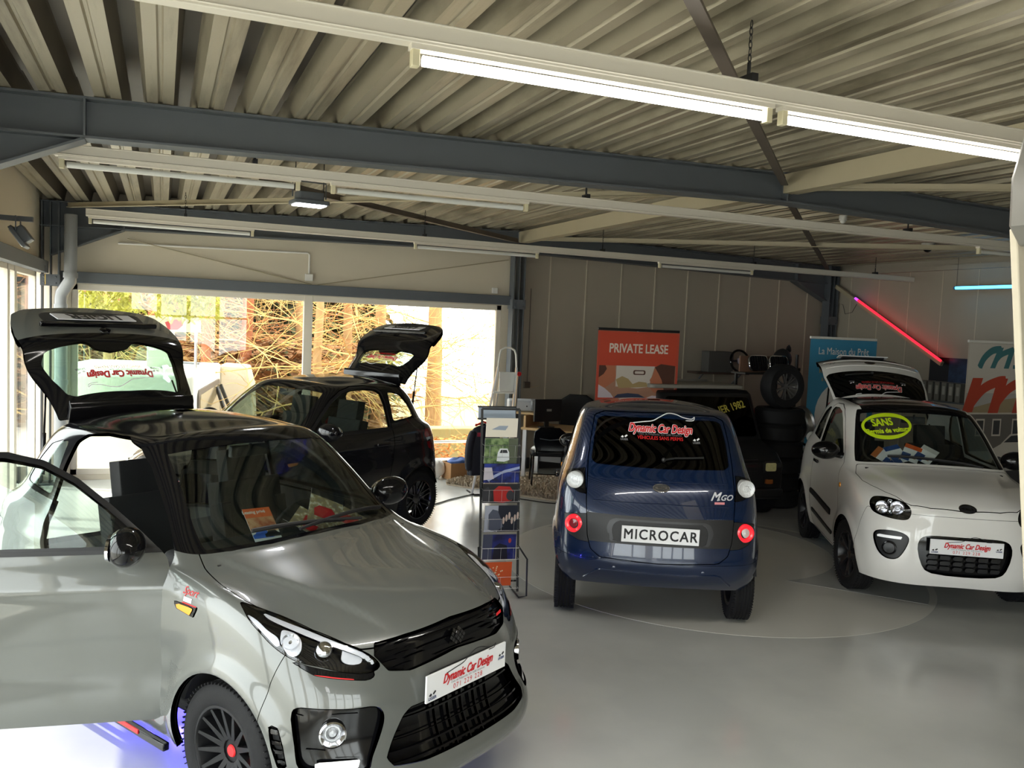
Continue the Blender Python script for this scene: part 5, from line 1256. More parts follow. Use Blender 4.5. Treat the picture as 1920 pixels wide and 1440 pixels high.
# --- M.Go backdrop
def script_m(mb, X, s, mi, w=.085, z=.002):
    S_ = X @ Matrix.Diagonal((s, s, 1, 1))
    ribbon(mb, cr([(-.62, -.36), (-.52, -.02), (-.34, .26), (-.12, .36), (-.08, .26), (-.20, -.30)], 7), w*1.9, z, S_, mi)
    ribbon(mb, cr([(-.20, -.34), (-.06, .06), (.14, .32), (.36, .37), (.40, .26), (.30, -.30)], 7), w*1.9, z+.0002, S_, mi)
def leg2(mb, a, b, w, X, mi, z=.002):
    return mb.add([(a[0]-w/2, a[1], z), (a[0]+w/2, a[1], z), (b[0]+w/2, b[1], z), (b[0]-w/2, b[1], z)], [(0, 1, 2, 3)], X, mi)
def d_mgo(mb, X):
    L_ = .69
    rectf(mb, -L_, .1, L_, 2.09, .0008, X, 1); rectf(mb, -L_, .1, L_, 1.50, .001, X, 2); rectf(mb, -L_, .1, L_, .55, .0012, X, 7)
    polyf(mb, [(-L_, 1.30), (-.10, 1.42), (L_, 1.50), (L_, 1.28), (-L_, 1.25)], .0013, X, 3)
    rectf(mb, -L_, .80, L_, 1.26, .0014, X, 4); rectf(mb, -L_, 1.245, L_, 1.265, .0016, X, 1)
    for x in (-.50, -.22, .12, .42):
        rectf(mb, x, .98, x+.15, 1.19, .0017, X, 1); rectf(mb, x+.02, 1.0, x+.13, 1.17, .0019, X, 7)
    ribbon(mb, cr([(-.51, 1.80), (-.44, 1.92), (-.31, 2.01), (-.16, 2.03)], 7), .085, .002, X, 5); leg2(mb, (-.17, 2.05), (-.29, 1.80), .085, X, 5, .0022)
    ribbon(mb, cr([(-.27, 1.86), (-.17, 1.96), (0, 2.02), (.04, 2.03)], 7), .07, .0024, X, 5); leg2(mb, (.03, 2.05), (-.06, 1.80), .085, X, 5, .0026)
    rectf(mb, .055, 1.80, .105, 1.845, .002, X, 5); add_text(mb, 'GO', X @ T(.35, 1.895, .0015), 5, size=.32, bold=.014, shear=.25)
    leg2(mb, (-.52, 1.68), (-.66, 1.27), .17, X, 6, .003); ribbon(mb, cr([(-.62, 1.36), (-.42, 1.55), (-.18, 1.64), (-.05, 1.65)], 7), .12, .0032, X, 6); leg2(mb, (-.10, 1.68), (-.23, 1.26), .17, X, 6, .0034)
    ribbon(mb, cr([(-.20, 1.36), (0, 1.55), (.22, 1.64), (.36, 1.65)], 7), .12, .0036, X, 6); leg2(mb, (.31, 1.68), (.18, 1.26), .17, X, 6, .0038)
    ribbon(mb, cr([(.2, 1.36), (.35, 1.55), (.5, 1.64), (.66, 1.66)], 7), .12, .0036, X, 6)
    polyf(mb, [(-.25, .62), (-.24, .80), (-.05, .88), (.10, 1.0), (.50, 1.02), (.66, .94), (.68, .60)], .0040, X, 1)
    polyf(mb, [(.0, .90), (.12, .98), (.46, 1.0), (.58, .90)], .0042, X, 7)
    for x in (-.08, .48): polyf(mb, ellipse(x, .62, .11, .11, 20), .0044, X, 7); polyf(mb, ellipse(x, .62, .06, .06, 20), .0046, X, 4)
banner((9.50, 7.3, 0), 1.42, 2.125, 'white banner with teal letters over a big red script letter at the right wall', d_mgo, [fm('ccc5ba'), fm('d5cfc6'), fm('b9b8b6'), fm('a89878'), fm('6f6a66'), fm('3c7b83'), fm('c2452f'), fm('3a3c40')], top_m=m_white)
# --- foreground display board at the right edge
t = empty('display_board', (3.610, 2.13, 0), radians(-24), label='white display board with grey clamp head at the right edge of the picture', cat='board')
t.rotation_euler = (0, radians(-10.00), radians(0))
MB().box((-.20, 0, 1.31), (.46, .03, 2.58)).build('panel', m_wall, t, bevel=.005)
mb = MB(); X = plane_frame((-.45, -.05, 2.59), (1, 0, 0), (0, 0, 1))
mb.prism([(-.02, .02), (.03, -.06), (.10, -.02), (.28, .38), (.10, .38), (.0, .18)], -.04, .06, X)
h = mb.build('clamp_head', mat('grey_plastic_cap', hexc('7d7a74'), .4), t, bevel=.015)
mb = MB(); mb.tube([(-.44, -.10, 2.72), (-.475, -.10, 2.70), (-.475, -.10, 2.57), (-.45, -.10, 2.54), (-.38, -.10, 2.56)], .012, 8); mb.build('bracket', m_white, h)
MB().box((-.20, 0, .01), (.5, .4, .02)).build('foot', m_steel, t)
# --- brochure rack
RX, RY = 2.42, 5.98
t = empty('brochure_rack', (RX, RY, 0), radians(-8), label='tall black wire brochure rack beside the grey car bonnet', cat='rack')
mb = MB()
for s_ in (-1, 1):
    mb.bar((s_*.15, 0, .02), (s_*.15, .16, 1.42), .016, .016); 
mb.bar((-.15, .02, .10), (.15, .02, .10), .012, .012); mb.bar((-.15, .16, 1.42), (.15, .16, 1.42), .016, .016)
mb.build('frame', m_black, t)
for s_ in (-1, 1):
    mb = MB(); mb.tube([(s_*.16, .05, .36), (s_*.19, -.10, .30), (s_*.19, -.12, .02), (s_*.13, -.12, .012), (s_*.13, .16, .012)], .007, 6); mb.build('leg', m_black, t)
mb = MB(); X = plane_frame((0, .155, 0), (1, 0, 0), (0, .1, 1)); mb.box((0, 1.375, 0), (.30, .10, .012), X); mb.build('header_plate', mat('pale_blue_header', hexc('a9b6c6'), .4), t)
mb = MB(); mb.box((0, 1.335, .0), (.31, .012, .02), X); mb.box((0, 1.43, 0), (.31, .012, .02), X); mb.build('header_frame', m_black, t)
shelves = [1.06, .86, .72, .50, .28, .06]
for z in shelves:
    yb = .02+.10*z
    mb = MB(); mb.tube([(-.145, yb, z), (-.145, yb-.07, z+.0), (.145, yb-.07, z), (.145, yb, z)], .0014, 5); mb.tube([(-.145, yb, z+.09), (-.145, yb-.075, z+.09), (.145, yb-.075, z+.09), (.145, yb, z+.09)], .0014, 5)
    for k in range(3): xx = -.10+.10*k; mb.tube([(xx, yb-.07, z), (xx, yb-.075, z+.09)], .0012, 4)
    mb.build('wire_pocket', m_alu, t)
def leaflet(name, parent_loc, w, h, mats, draw, label, tilt=0, cat='leaflet', group=None, rz=0, roll=0):
    o_ = empty(name, parent_loc, rz, label=label, cat=cat, group=group) if False else None
    mb = MB(); X = rot('X', radians(90)+tilt) @ rot('Z', roll); mb.box((0, h/2, -.002), (w, h, .004), X)
    draw(mb, X, w, h)
    o = mb.build(name, mats, None, smooth=False, loc=parent_loc); o.rotation_euler = (0, 0, rz)
    return tag(o, label, cat, group)
def rk(x, z, dy=0):
    a = radians(-8); ly = .02+.10*z-.045+dy
    return (RX+x*cos(a)-ly*sin(a), RY+x*sin(a)+ly*cos(a), z+.006)
def d_plain(mb, X, w, h):
    rectf(mb, -w/2, 0, w/2, h, .0004, X, 1)
    polyf(mb, [(-.08, .06), (-.02, .09), (.05, .09), (.03, .055)], .0008, X, 3)
def d_green(mb, X, w, h):
    rectf(mb, -w/2, 0, w/2, h, .0004, X, 1); rectf(mb, w*.22, 0, w/2, h, .0006, X, 2)
    polyf(mb, [(-.03, .02), (-.025, .09), (-.01, .12), (.05, .12), (.065, .09), (.07, .03), (.03, .015)], .001, X, 3); polyf(mb, [(-.01, .085), (0, .11), (.045, .11), (.055, .085)], .0014, X, 4)
def d_blue(mb, X, w, h):
    rectf(mb, -w/2, 0, w/2, h, .0004, X, 1); polyf(mb, [(-.12, .03), (.02, .10), (.14, .13), (.14, .11), (.0, .07), (-.10, .01)], .0008, X, 2)
    polyf(mb, [(-.14, .02), (-.06, .03), (-.08, .12), (-.14, .12)], .001, X, 3)
def d_red(mb, X, w, h):
    rectf(mb, -w/2, 0, w/2, h, .0004, X, 1); polyf(mb, [(-.05, .01), (-.06, .10), (-.02, .135), (.07, .13), (.10, .09), (.09, .02), (.02, 0)], .0008, X, 2)
    polyf(mb, ellipse(.075, .06, .03, .04, 16), .0012, X, 3); polyf(mb, [(-.14, .01), (-.15, .10), (-.10, .13), (-.07, .07), (-.08, .01)], .001, X, 3)
def d_street(mb, X, w, h):
    rectf(mb, -w/2, 0, w/2, h, .0004, X, 1); rectf(mb, -w/2, 0, -w*.1, h, .0006, X, 2)
    polyf(mb, [(-.10, .02), (-.10, .14), (-.07, .18), (-.03, .17), (0, .10), (.02, .04), (-.04, 0)], .001, X, 4)
    for k in range(6): polyf(mb, ellipse(.02+.022*k, .09+.02*(k % 3), .009, .03, 8), .0012, X, 3)
def d_night(mb, X, w, h):
    rectf(mb, -w/2, 0, w/2, h, .0004, X, 1); polyf(mb, ellipse(.08, h-.05, .012, .02, 12), .0008, X, 2); rectf(mb, -w/2, 0, -w*.22, h, .0007, X, 3)
    polyf(mb, [(-.05, .0), (-.04, .10), (0, .13), (.06, .11), (.07, 0)], .0009, X, 4)
def d_orange(mb, X, w, h):
    rectf(mb, -w/2, 0, w/2, h, .0004, X, 1); rr = random.Random(3)
    for k in range(16): a = rr.random()*6.28; q = .05*rr.random()**.5; polyf(mb, ellipse(-.01+q*cos(a), h*.62+q*sin(a), .006, .006, 8), .0008, X, 2)
G = 'brochures in the wire rack'
leaflet('brochure', rk(0, 1.20, .02), .25, .15, [fm('e9dfce'), fm('efe6d6'), m_inkgrey, fm('9fa9b8')], d_plain, 'cream printed sheet at the top of the brochure rack', .1, 'brochure', G, radians(-8))
leaflet('brochure', rk(-.01, 1.00), .26, .20, [fm('dfe3dd'), picture_mat('print_leaves', hexc('3f5b34'), hexc('8aa06c'), 30), fm('59604c'), fm('e9edf0'), fm('30343a')], d_green, 'green brochure with a small white car in the rack', .1, 'brochure', G, radians(-8))
leaflet('brochure', rk(0, .855), .28, .15, [fm('23283c'), picture_mat('print_blue', hexc('10163a'), hexc('2c3f9c'), 9), fm('aab6dc'), fm('d7cfd8')], d_blue, 'dark blue brochure with pale streaks in the rack', .1, 'brochure', G, radians(-8))
leaflet('brochure', rk(-.005, .70), .28, .15, [fm('1c1c1f'), fm('26262a'), fm('c22824'), fm('3a3a40')], d_red, 'black brochure with a red car front in the rack', .1, 'brochure', G, radians(-8))
leaflet('brochure', rk(0, .48), .26, .21, [fm('20242e'), fm('1d2232'), fm('b9bfcf'), fm('d9c3b8'), fm('5a6072')], d_street, 'brochure with a grey car and a crowd in the rack', .1, 'brochure', G, radians(-8))
leaflet('brochure', rk(-.01, .27), .26, .20, [fm('20286a'), picture_mat('print_night', hexc('141a4a'), hexc('2b3590'), 8), fm('c2473c'), fm('4a4f66'), fm('0f1228')], d_night, 'deep blue brochure low in the rack', .1, 'brochure', G, radians(-8))
leaflet('brochure', rk(-.02, .07), .22, .19, [fm('d9591f'), fm('e25d22'), fm('f6d9a8')], d_orange, 'orange brochure with pale dots lowest in the rack', .1, 'brochure', G, radians(-8))
# --- step ladder
t = empty('step_ladder', (3.72, 9.62, 0), radians(-12), label='aluminium step ladder with white platform beside the middle column', cat='ladder')
def lerp(a, b, k): return tuple(a[i]+(b[i]-a[i])*k for i in range(3))
FL, FR = ((-.22, 0, 0), (.07, .16, 1.55)), ((.20, 0, 0), (.30, .16, 1.55))
for (a, b) in (FL, FR):
    MB().bar(a, b, .022, .06, up=(0, 1, 0)).build('rail', m_alu, t, bevel=.003)
hoop = [FL[1], (.085, .17, 1.70), (.10, .175, 1.76), (.15, .18, 1.79), (.22, .18, 1.79), (.27, .175, 1.76), (.29, .17, 1.70), FR[1]]
MB().tube(hoop, .012, 8).build('hand_hoop', m_white, t)
for k in (.16, .32, .48, .645, .80):
    a, b = lerp(*FL, k), lerp(*FR, k); MB().bar(lerp(a, b, 0), b, .09, .022).build('step', m_white, t, bevel=.003)
MB().box((.20, .20, 1.36), (.21, .02, .26), rot('X', -.25) if False else None).build('platform', m_white, t, bevel=.006)
for x0, x1 in ((.02, .12), (.36, .34)):
    MB().bar((x0, .62, 0), (x1, .24, 1.45), .02, .035, up=(0, 1, 0)).build('rear_leg', m_alu, t)
MB().ball((.345, .2, 1.47), .03, 10).build('hinge_cap', m_redp, t)
# --- desk, screen, printer, chairs
m_oak = mat('oak_board', hexc('c9a877'), .45, var=.12, vscale=8)
dz = math.atan2(-.67, .74)
t = empty('desk', (4.42, 10.36, 0), dz, label='oak desk with grey legs in front of the grey wall panels', cat='desk')
MB().box((.72, .33, .71), (1.45, .68, .03)).build('desktop', m_oak, t, bevel=.003)
for x in (.04, 1.40):
    for y in (.05, .60): MB().box((x, y, .348), (.05, .05, .695)).build('leg', m_alu, t)
MB().box((.72, .62, .42), (1.3, .02, .45)).build('modesty_panel', mat('grey_board', hexc('6d6c6a'), .6), t)
MB().box((.03, .35, .80), (.03, .62, .16)).build('shelf_post', m_oak, t); MB().box((-.08, .35, .905), (.55, .60, .022)).build('top_shelf', m_oak, t, bevel=.002)
def onto(x, y, z):
    return (4.42+x*cos(dz)-y*sin(dz), 10.36+x*sin(dz)+y*cos(dz), z)
t = empty('printer', onto(-.10, .32, .917), radians(-18), label='silver grey desktop printer on the desk shelf', cat='printer')
mb = MB(); X = plane_frame((-.21, .15, 0), (1, 0, 0), (0, 0, 1)); X = Matrix.Translation((0, 0, 0))
mb.box((0, 0, .075), (.42, .30, .15)); mb.build('body', mat('printer_silver', hexc('b9bcc0'), .4), t, bevel=.025, segs=3)
mb = MB(); mb.box((.16, -.02, .085), (.14, .31, .135)); mb.build('side_cover', mat('printer_grey', hexc('77797d'), .4), t, bevel=.03, segs=3)
for x in (-.14, .04): MB().tube([(x, -.155, .07), (x, -.145, .07)], .010, 12).build('button', m_black, t)
t = empty('computer_monitor', onto(.30, .18, .726), radians(6), label='black computer monitor seen from behind on the oak desk', cat='monitor')
MB().box((0, 0, .23), (.42, .035, .30)).build('screen_housing', m_black, t, bevel=.01); MB().box((0, .03, .22), (.30, .04, .20)).build('back_bulge', m_black, t, bevel=.015)
MB().box((.01, -.022, .235), (.075, .004, .03)).build('maker_label', mat('pale_label', hexc('9c9c98'), .5), t)
MB().box((0, .02, .06), (.06, .03, .12)).build('neck', m_black, t); MB().prism(ellipse(0, 0, .12, .08), 0, .012, Matrix.Translation((0, .02, 0))).build('foot', m_black, t)
def side_chair(loc, rz, label):
    t = empty('office_chair', loc, rz, label=label, cat='chair')
    MB().box((0, 0, .45), (.44, .42, .05)).build('seat', m_cloth, t, bevel=.02)
    for x in (-.2, .2):
        for y in (-.19, .19): MB().tube([(x, y, .43), (x*1.05, y*1.1, 0)], .013, 8).build('leg', m_blackg, t)
    X = Matrix.Translation((0, -.22, .0)) @ rot('X', radians(90))
    mb = MB(); out = [(-.17, .50), (-.21, .62), (-.20, .74), (-.12, .80), (.12, .80), (.20, .74), (.21, .62), (.17, .50)]
    mb.prism(out, -.02, .02, X); mb.build('backrest', m_blackg, t, bevel=.01)
    MB().tube([(-.13, -.25, .66), (0, -.255, .645), (.13, -.25, .66)], .006, 6).build('back_slot', m_steel, t)
    for x in (-.17, .17): MB().tube([(x, -.2, .45), (x, -.23, .55)], .012, 6).build('back_post', m_blackg, t)
    MB().tube([(-.2, -.2, .2), (.2, -.2, .2)], .008, 6).build('stretcher', m_blackg, t)
    return t
side_chair((4.62, 9.92, 0), radians(-20), 'black chair with rounded back in front of the oak desk, white bag on its seat')
side_chair((5.05, 9.45, 0), radians(-50), 'black chair beside the blue car at the desk, without a bag')
t = empty('swivel_chair', (5.32, 10.55, 0), radians(-30), label='big black swivel chair behind the desk and monitor', cat='chair')
MB().box((0, 0, .5), (.52, .50, .09)).build('seat', m_cloth, t, bevel=.04, segs=3)
mb = MB(); mb.prism([(-.24, .58), (-.27, .85), (-.24, 1.05), (-.12, 1.13), (.12, 1.13), (.24, 1.05), (.27, .85), (.24, .58)], -.04, .04, Matrix.Translation((0, .25, 0)) @ rot('X', radians(90))); mb.build('backrest', m_cloth, t, bevel=.025, segs=3)
MB().tube([(0, 0, .46), (0, 0, .09)], .03, 10).build('gas_column', m_black, t)
for k in range(5):
    a = 2*pi*k/5; MB().bar((0, 0, .09), (.3*cos(a), .3*sin(a), .06), .04, .03).build('base_arm', m_black, t); MB().ball((.3*cos(a), .3*sin(a), .028), .028, 10).build('caster', m_black, t)
# plastic bag
mb = MB(); rr = random.Random(5); prof = [(.01, 0), (.13, .01), (.15, .035), (.11, .065), (.05, .08), (.01, .085)]
mb.lathe(prof, 18); mb.v = [(x*1.25+rr.uniform(-.012, .012), y*.85+rr.uniform(-.012, .012), z+(rr.uniform(-.008, .012) if z > .01 else 0)) for x, y, z in mb.v]
tag(mb.build('plastic_bag', mat('white_film', hexc('e4e4e2'), .35, sheen=.3), loc=(4.55, 9.90, .476), sub=1), 'crumpled white plastic bag on the chair seat', 'bag')
# --- jacket on a stand
t = empty('clothes_stand', (3.66, 9.72, 0), 0, label='low black clothes stand beside the step ladder', cat='stand')
MB().tube([(0, 0, .02), (0, 0, .86)], .012, 8).build('pole', m_black, t); MB().box((0, 0, .01), (.3, .3, .02)).build('foot', m_black, t); MB().tube([(-.12, 0, .845), (.14, 0, .855)], .010, 8).build('arm', m_black, t)
def jacket(loc, rz):
    t = empty('jacket', loc, rz, label='dark navy jacket with red shoulder patch hanging left of the brochure rack', cat='jacket')
    mb = MB(); n = 20; rows = [(.0, .05, .03), (-.02, .13, .05), (-.07, .165, .065), (-.2, .165, .07), (-.35, .175, .075), (-.50, .19, .08), (-.58, .195, .08), (-.60, .19, .06)]
    for z, a, b in rows:
        for k in range(n):
            th = 2*pi*k/n; f_ = 1+.12*sin(5*th+z*9)*min(1, -z*4)
            mb.v.append((a*cos(th)*f_, b*sin(th)*f_, z))
    for r in range(len(rows)-1):
        for k in range(n): mb.f.append((r*n+k, r*n+(k+1) % n, (r+1)*n+(k+1) % n, (r+1)*n+k)); mb.m.append(0)
    m_j = mat('navy_jacket', hexc('1d2030'), .6, bump=.3, bscale=30)
    mb.build('body', m_j, t, sub=1)
    for s_ in (-1, 1):
        MB().tube([(s_*.13, -.01, -.04), (s_*.19, -.02, -.18), (s_*.205, -.02, -.38), (s_*.20, -.03, -.56)], [.05, .055, .05, .042], 12).build('sleeve', m_j, t, sub=1)
    MB().box((-.08, -.062, -.10), (.07, .01, .05)).build('patch', mat('pink_red_patch', hexc('b83a55'), .6), t, bevel=.004)
    MB().tube([(-.03, -.05, -.01), (.0, -.062, .0), (.04, -.05, -.01), (.0, .0, .02), (-.03, -.05, -.01)], .012, 8).build('collar', m_j, t)
jacket((3.62, 9.66, .84), radians(10))
t = tag(MB().tube([(-.10, 0, -.02), (-.02, 0, .02), (0, 0, .03), (.03, 0, .02), (.10, 0, -.015)], .012, 8).build('coat_hanger', m_redp, loc=(3.62, 9.67, .855)), 'red coat hanger holding the navy jacket', 'hanger')
# --- cardboard box and cloth
t = empty('cardboard_box', (3.66, 10.72, 0), radians(8), label='brown cardboard box with blue cloth at the foot of the big window', cat='box')
m_card = mat('cardboard', hexc('a67c52'), .7, var=.08)
for (c_, d_) in (((0, -.14, .11), (.30, .006, .22)), ((0, .14, .11), (.30, .006, .22)), ((-.15, 0, .11), (.006, .28, .22)), ((.15, 0, .11), (.006, .28, .22)), ((0, 0, .004), (.30, .28, .008))):
    MB().box(c_, d_).build('board', m_card, t)
mb = MB(); mb.ball((0, 0, 0), (.16, .13, .06), 18); rr = random.Random(2); mb.v = [(x+rr.uniform(-.02, .02), y+rr.uniform(-.02, .02), z+rr.uniform(-.015, .02)) for x, y, z in mb.v]
tag(mb.build('folded_cloth', mat('blue_cloth', hexc('3f5fa0'), .7), loc=(3.68, 10.72, .215), sub=1), 'crumpled blue cloth lying in the cardboard box', 'cloth')
mb = MB(); mb.ball((0, 0, .12), (.13, .1, .12), 16); rr = random.Random(4); mb.v = [(x+rr.uniform(-.015, .015), y+rr.uniform(-.015, .015), max(0, z+rr.uniform(-.02, .02))) for x, y, z in mb.v]
tag(mb.build('rubbish_bag', mat('white_bag', hexc('e8e4dc'), .5), loc=(3.40, 10.78, 0), sub=1), 'small white bag left of the cardboard box', 'bag')
# --- shaggy rug: many short strands, one uncountable thing
def rug():
    A, u, v = Vector((3.38, 10.28)), Vector((.625, -.78)), Vector((.78, .625)); mb = MB(); rr = random.Random(11)
    L_, W_ = 2.25, 1.25
    q = [A, A+u*L_, A+u*L_+v*W_, A+v*W_]
    mb.prism([(p.x, p.y) for p in q], 0, .02)
    for k in range(26000):
        a, b = rr.random()*L_, rr.random()*W_; p = A+u*a+v*b; h_ = rr.uniform(.03, .075); w_ = rr.uniform(.006, .011); th = rr.random()*6.28; ln = rr.uniform(.0, .05)
        dx, dy = w_*cos(th), w_*sin(th); ex, ey = ln*cos(th+1.7), ln*sin(th+1.7)
        i = len(mb.v)
        mb.v += [(p.x-dx, p.y-dy, .015), (p.x+dx, p.y+dy, .015), (p.x+ex+dx*.8, p.y+ey+dy*.8, h_), (p.x+ex-dx*.8, p.y+ey-dy*.8, h_)]
        mb.f.append((i, i+1, i+2, i+3)); mb.m.append(0)
    o = mb.build('shaggy_rug', mat('beige_shag', hexc('b7a893'), .9, var=.3, vscale=60), smooth=False)
    tag(o, 'shaggy beige rug below the desk and chairs', 'rug', kind='stuff')
rug()
# cable on the floor
pts = [(2.2, 9.35), (2.75, 9.12), (3.2, 9.42), (3.65, 9.60), (4.2, 9.0), (4.6, 8.8)]
tag(MB().tube([(p[0], p[1], .008) for p in cr(pts, 8)], .007, 6).build('floor_cable', m_black), 'black cable snaking over the floor between the black car and the rug', 'cable')
# ================================================================ dark boxy car, wheel stack and things near the right corner
m_dkc = mat('black_old_paint', (.012, .012, .013), .35, coat=.3)
t = empty('old_car', (5.93, 7.78, 0), radians(-90-4), label='black boxy old car with square yellowish headlamp behind the blue car', cat='car')
def boxcar():
    W = .63
    side = [(0, .22), (.02, .62), (-.10, .74), (-.42, .84), (-.70, 1.36), (-.78, 1.40), (-1.95, 1.38), (-2.05, .8), (-2.05, .25)]
    X = rot('X', radians(90))
    MB().prism(side, -W, W, X).build('body', m_dkc, t, bevel=.03, segs=3)
    f = plane_frame((0, 0, 0), (0, 1, 0), Vector((-.28, 0, .52)))
    a, b = Vector((-.43, 0, .86)), Vector((-.69, 0, 1.335))
    F = plane_frame((a+b)/2+Vector((.010, 0, .006)), (0, 1, 0), b-a)
    ws = MB().prism(rpoly(1.12, .50, .05), 0, .004, F).build('windscreen', m_dark_gl, t)
    mb = MB(); add_text(mb, 'IER 1982', F @ Matrix.Translation((.30, .115, .006)) @ rot('Z', radians(14)), 0, size=.13, bold=.003, sx=.8); mb.build('lettering', mat('yellow_letters', hexc('b9ad4a'), .5), ws)
    for s_ in (-1, 1):
        H = MB().prism(rpoly(.17, .13, .02), 0, .04, plane_frame((.0, s_*.44, .60), (0, 1, 0), (0, 0, 1))).build('headlamp_frame', m_black, t)
        MB().prism(rpoly(.135, .095, .02), .04, .05, plane_frame((.0, s_*.44, .60), (0, 1, 0), (0, 0, 1))).build('headlamp_glass', mat('yellowish_lens', hexc('d8d39a'), .15, coat=.6, var=.3, vscale=40), H)
        MB().prism(rpoly(.09, .05, .01), 0, .03, plane_frame((.005, s_*.44, .43), (0, 1, 0), (0, 0, 1))).build('indicator', mat('orange_brown_lens', hexc('9a5a2c'), .25), t)
    mb = MB()
    for k in range(5): mb.box((.012, 0, .50+.045*k), (.02, .56, .014))
    mb.build('grille', m_black, t); MB().box((.03, 0, .30), (.07, 1.22, .11)).build('bumper', m_black, t, bevel=.02)
    for x in (-.35, -1.65):
        for s_ in (-1, 1): w = MB().tube([(x, s_*.52, .24), (x, s_*.64, .24)], .24, 28).build('wheel', m_tyre, t)
boxcar()
tag(MB().prism(rpoly(1.30, 1.0, .05), 0, .045, Matrix.Translation((0, 0, 0))).build('pale_panel', mat('pale_grey_panel', hexc('8e8a82'), .4), loc=(5.88, 8.98, 1.415), bevel=.01), 'pale grey flat panel lying on the roof of the old black car', 'panel')
tag(MB().box((0, 0, .015), (1.05, .05, .03)).build('metal_bar', m_alu, loc=(5.85, 9.05, 1.462)), 'thin metal bar lying on the pale grey panel', 'bar')
# stack of tyres with a wheel and a kidney grille on top
def plain_tyre(loc, R, w, label, group, flat=True, rz=0, tilt=0):
    mb = MB(); h = w/2; pr = [(R*.60, -h*.8), (R*.66, -h), (R*.9, -h), (R, -h*.7), (R, h*.7), (R*.9, h), (R*.66, h), (R*.60, h*.8), (R*.60, -h*.8)]
    mb.lathe(pr, 40, None if flat else rot('X', radians(90)+tilt))
    o = mb.build('tyre', m_tyre, loc=loc); o.rotation_euler = (0, 0, rz); return tag(o, label, 'tyre', group)
z = 0
for k, nm in enumerate(('lowest', 'second', 'third', 'fourth', 'fifth', 'topmost')):
    plain_tyre((7.02+.012*(k % 2), 8.42, z+.10), .30, .20, 'black tyre in the stack left of the blue banner, %s of six' % nm, 'stacked tyres left of the blue banner'); z += .2
t = empty('alloy_wheel', (6.98, 8.34, 1.2), 0, label='wheel with dark alloy rim standing on the tyre stack', cat='wheel')
X = Matrix.Translation((0, 0, .27)) @ rot('X', radians(90))
MB().lathe([(.165, -.09), (.185, -.10), (.25, -.10), (.27, -.06), (.27, .06), (.25, .10), (.185, .10), (.165, .09), (.155, -.09)], 44, X).build('tyre', m_tyre, t)
mb = MB(); mb.lathe([(.164, .09), (.155, .07), (.15, -.05)], 44, X)
for k in range(7):
    a = 2*pi*k/7
    for s_ in (-.16, .16): mb.bar((.03*cos(a), .03*sin(a), .06), (.157*cos(a+s_), .157*sin(a+s_), .075), .018, .02, X)
mb.lathe([(.0001, .07), (.035, .065), (.04, .03)], 20, X); mb.build('rim', mat('dull_alloy', hexc('6b6b6c'), .4, metal=.7), t)
t = empty('kidney_grille', (6.98, 8.62, 1.60), radians(4), label='pair of black slatted grilles with chrome rims on a shelf board above the wheel', cat='grille')
MB().box((0, .12, .0), (.74, .26, .02)).build('shelf_board', m_black, t)
for s_ in (-1, 1):
    X = plane_frame((s_*.165, -.0, .13), (1, 0, 0), (0, .25, 1)); o = MB().prism(rpoly(.30, .19, .06), -.012, .006, X).build('grille_half', m_black, t)
    ring = [X @ Vector((p[0], p[1], .01)) for p in rpoly(.30, .19, .06)]; MB().tube(ring, .006, 6, closed=True).build('chrome_rim', m_chrome, o)
    mb = MB()
    for k in range(7): mb.box((-.115+.038*k, 0, .012), (.010, .17, .012), X)
    mb.build('slats', m_blackg, o)
for s_ in (-1, 1): MB().bar((s_*.33, .2, -.0), (s_*.33, .2, -1.6), .03, .03).build('leg', m_black, t)
MB().box((0, .24, .10), (.50, .02, .22)).build('back_board', mat('brown_board', hexc('7a5a48'), .6), t)
# two rims seen edge-on against the banner
for k, z_ in enumerate((.98, 1.42)):
    o = MB().lathe([(.02, -.05), (.20, -.06), (.21, -.04), (.19, -.02), (.19, .04), (.21, .06), (.17, .05), (.05, .02), (.02, .02)], 32, rot('Y', radians(80))).build('rim', m_alu if k else m_chrome, loc=(7.42, 8.50, z_-.42+.0))
    tag(o, 'silver rim seen edge on left of the blue banner, %s' % ('upper one' if k else 'lower one'), 'rim', 'silver rims left of the blue banner')
tag(MB().tube([(7.42, 8.62, 0), (7.42, 8.62, 1.85)], .02, 8).build('rim_stand', m_black), 'black post carrying the silver rims beside the blue banner', 'post')
mb = MB(); mb.ball((0, 0, .12), (.13, .12, .14), 16); mb.tube([(.06, 0, .22), (.09, 0, .33), (.12, 0, .20)], .03, 8)
tag(mb.build('black_bag', m_black, loc=(7.32, 8.78, 1.66), sub=1), 'black bag lying on top beside the kidney grilles', 'bag')
tag(MB().box((0, 0, -.02), (.3, .3, .04)).build('bag_shelf', m_black, loc=(7.36, 8.80, 1.68)), 'small black shelf under the bag', 'shelf')
# things on a bracket shelf at the back wall
t = empty('wall_shelf', (8.05, 11.12, 1.46), 0, label='narrow dark shelf on the grey wall panels', cat='shelf')
MB().box((0, 0, 0), (.95, .30, .03)).build('board', mat('dark_brown_board', hexc('4c3c34'), .6), t)
for x in (-.35, .35): MB().bar((x, .14, -.2), (x, -.1, -.01), .02, .02).build('bracket', m_steel, t)
tag(MB().box((0, 0, .16), (.46, .20, .32)).build('grey_box', mat('dull_grey_box', hexc('5b5a57'), .6), loc=(8.02, 11.12, 1.476), bevel=.006), 'plain grey box standing on the wall shelf', 'box')
t = empty('steering_wheel', (8.30, 10.93, 1.66), 0, label='black steering wheel leaning before the grey box on the wall shelf', cat='steering wheel')
mb = MB(); X = rot('X', radians(78)); mb.tube([(.17*cos(a), .17*sin(a), 0) for a in [2*pi*i/28 for i in range(28)]], .018, 8, closed=True, X=X); mb.build('rim', m_blackg, t)
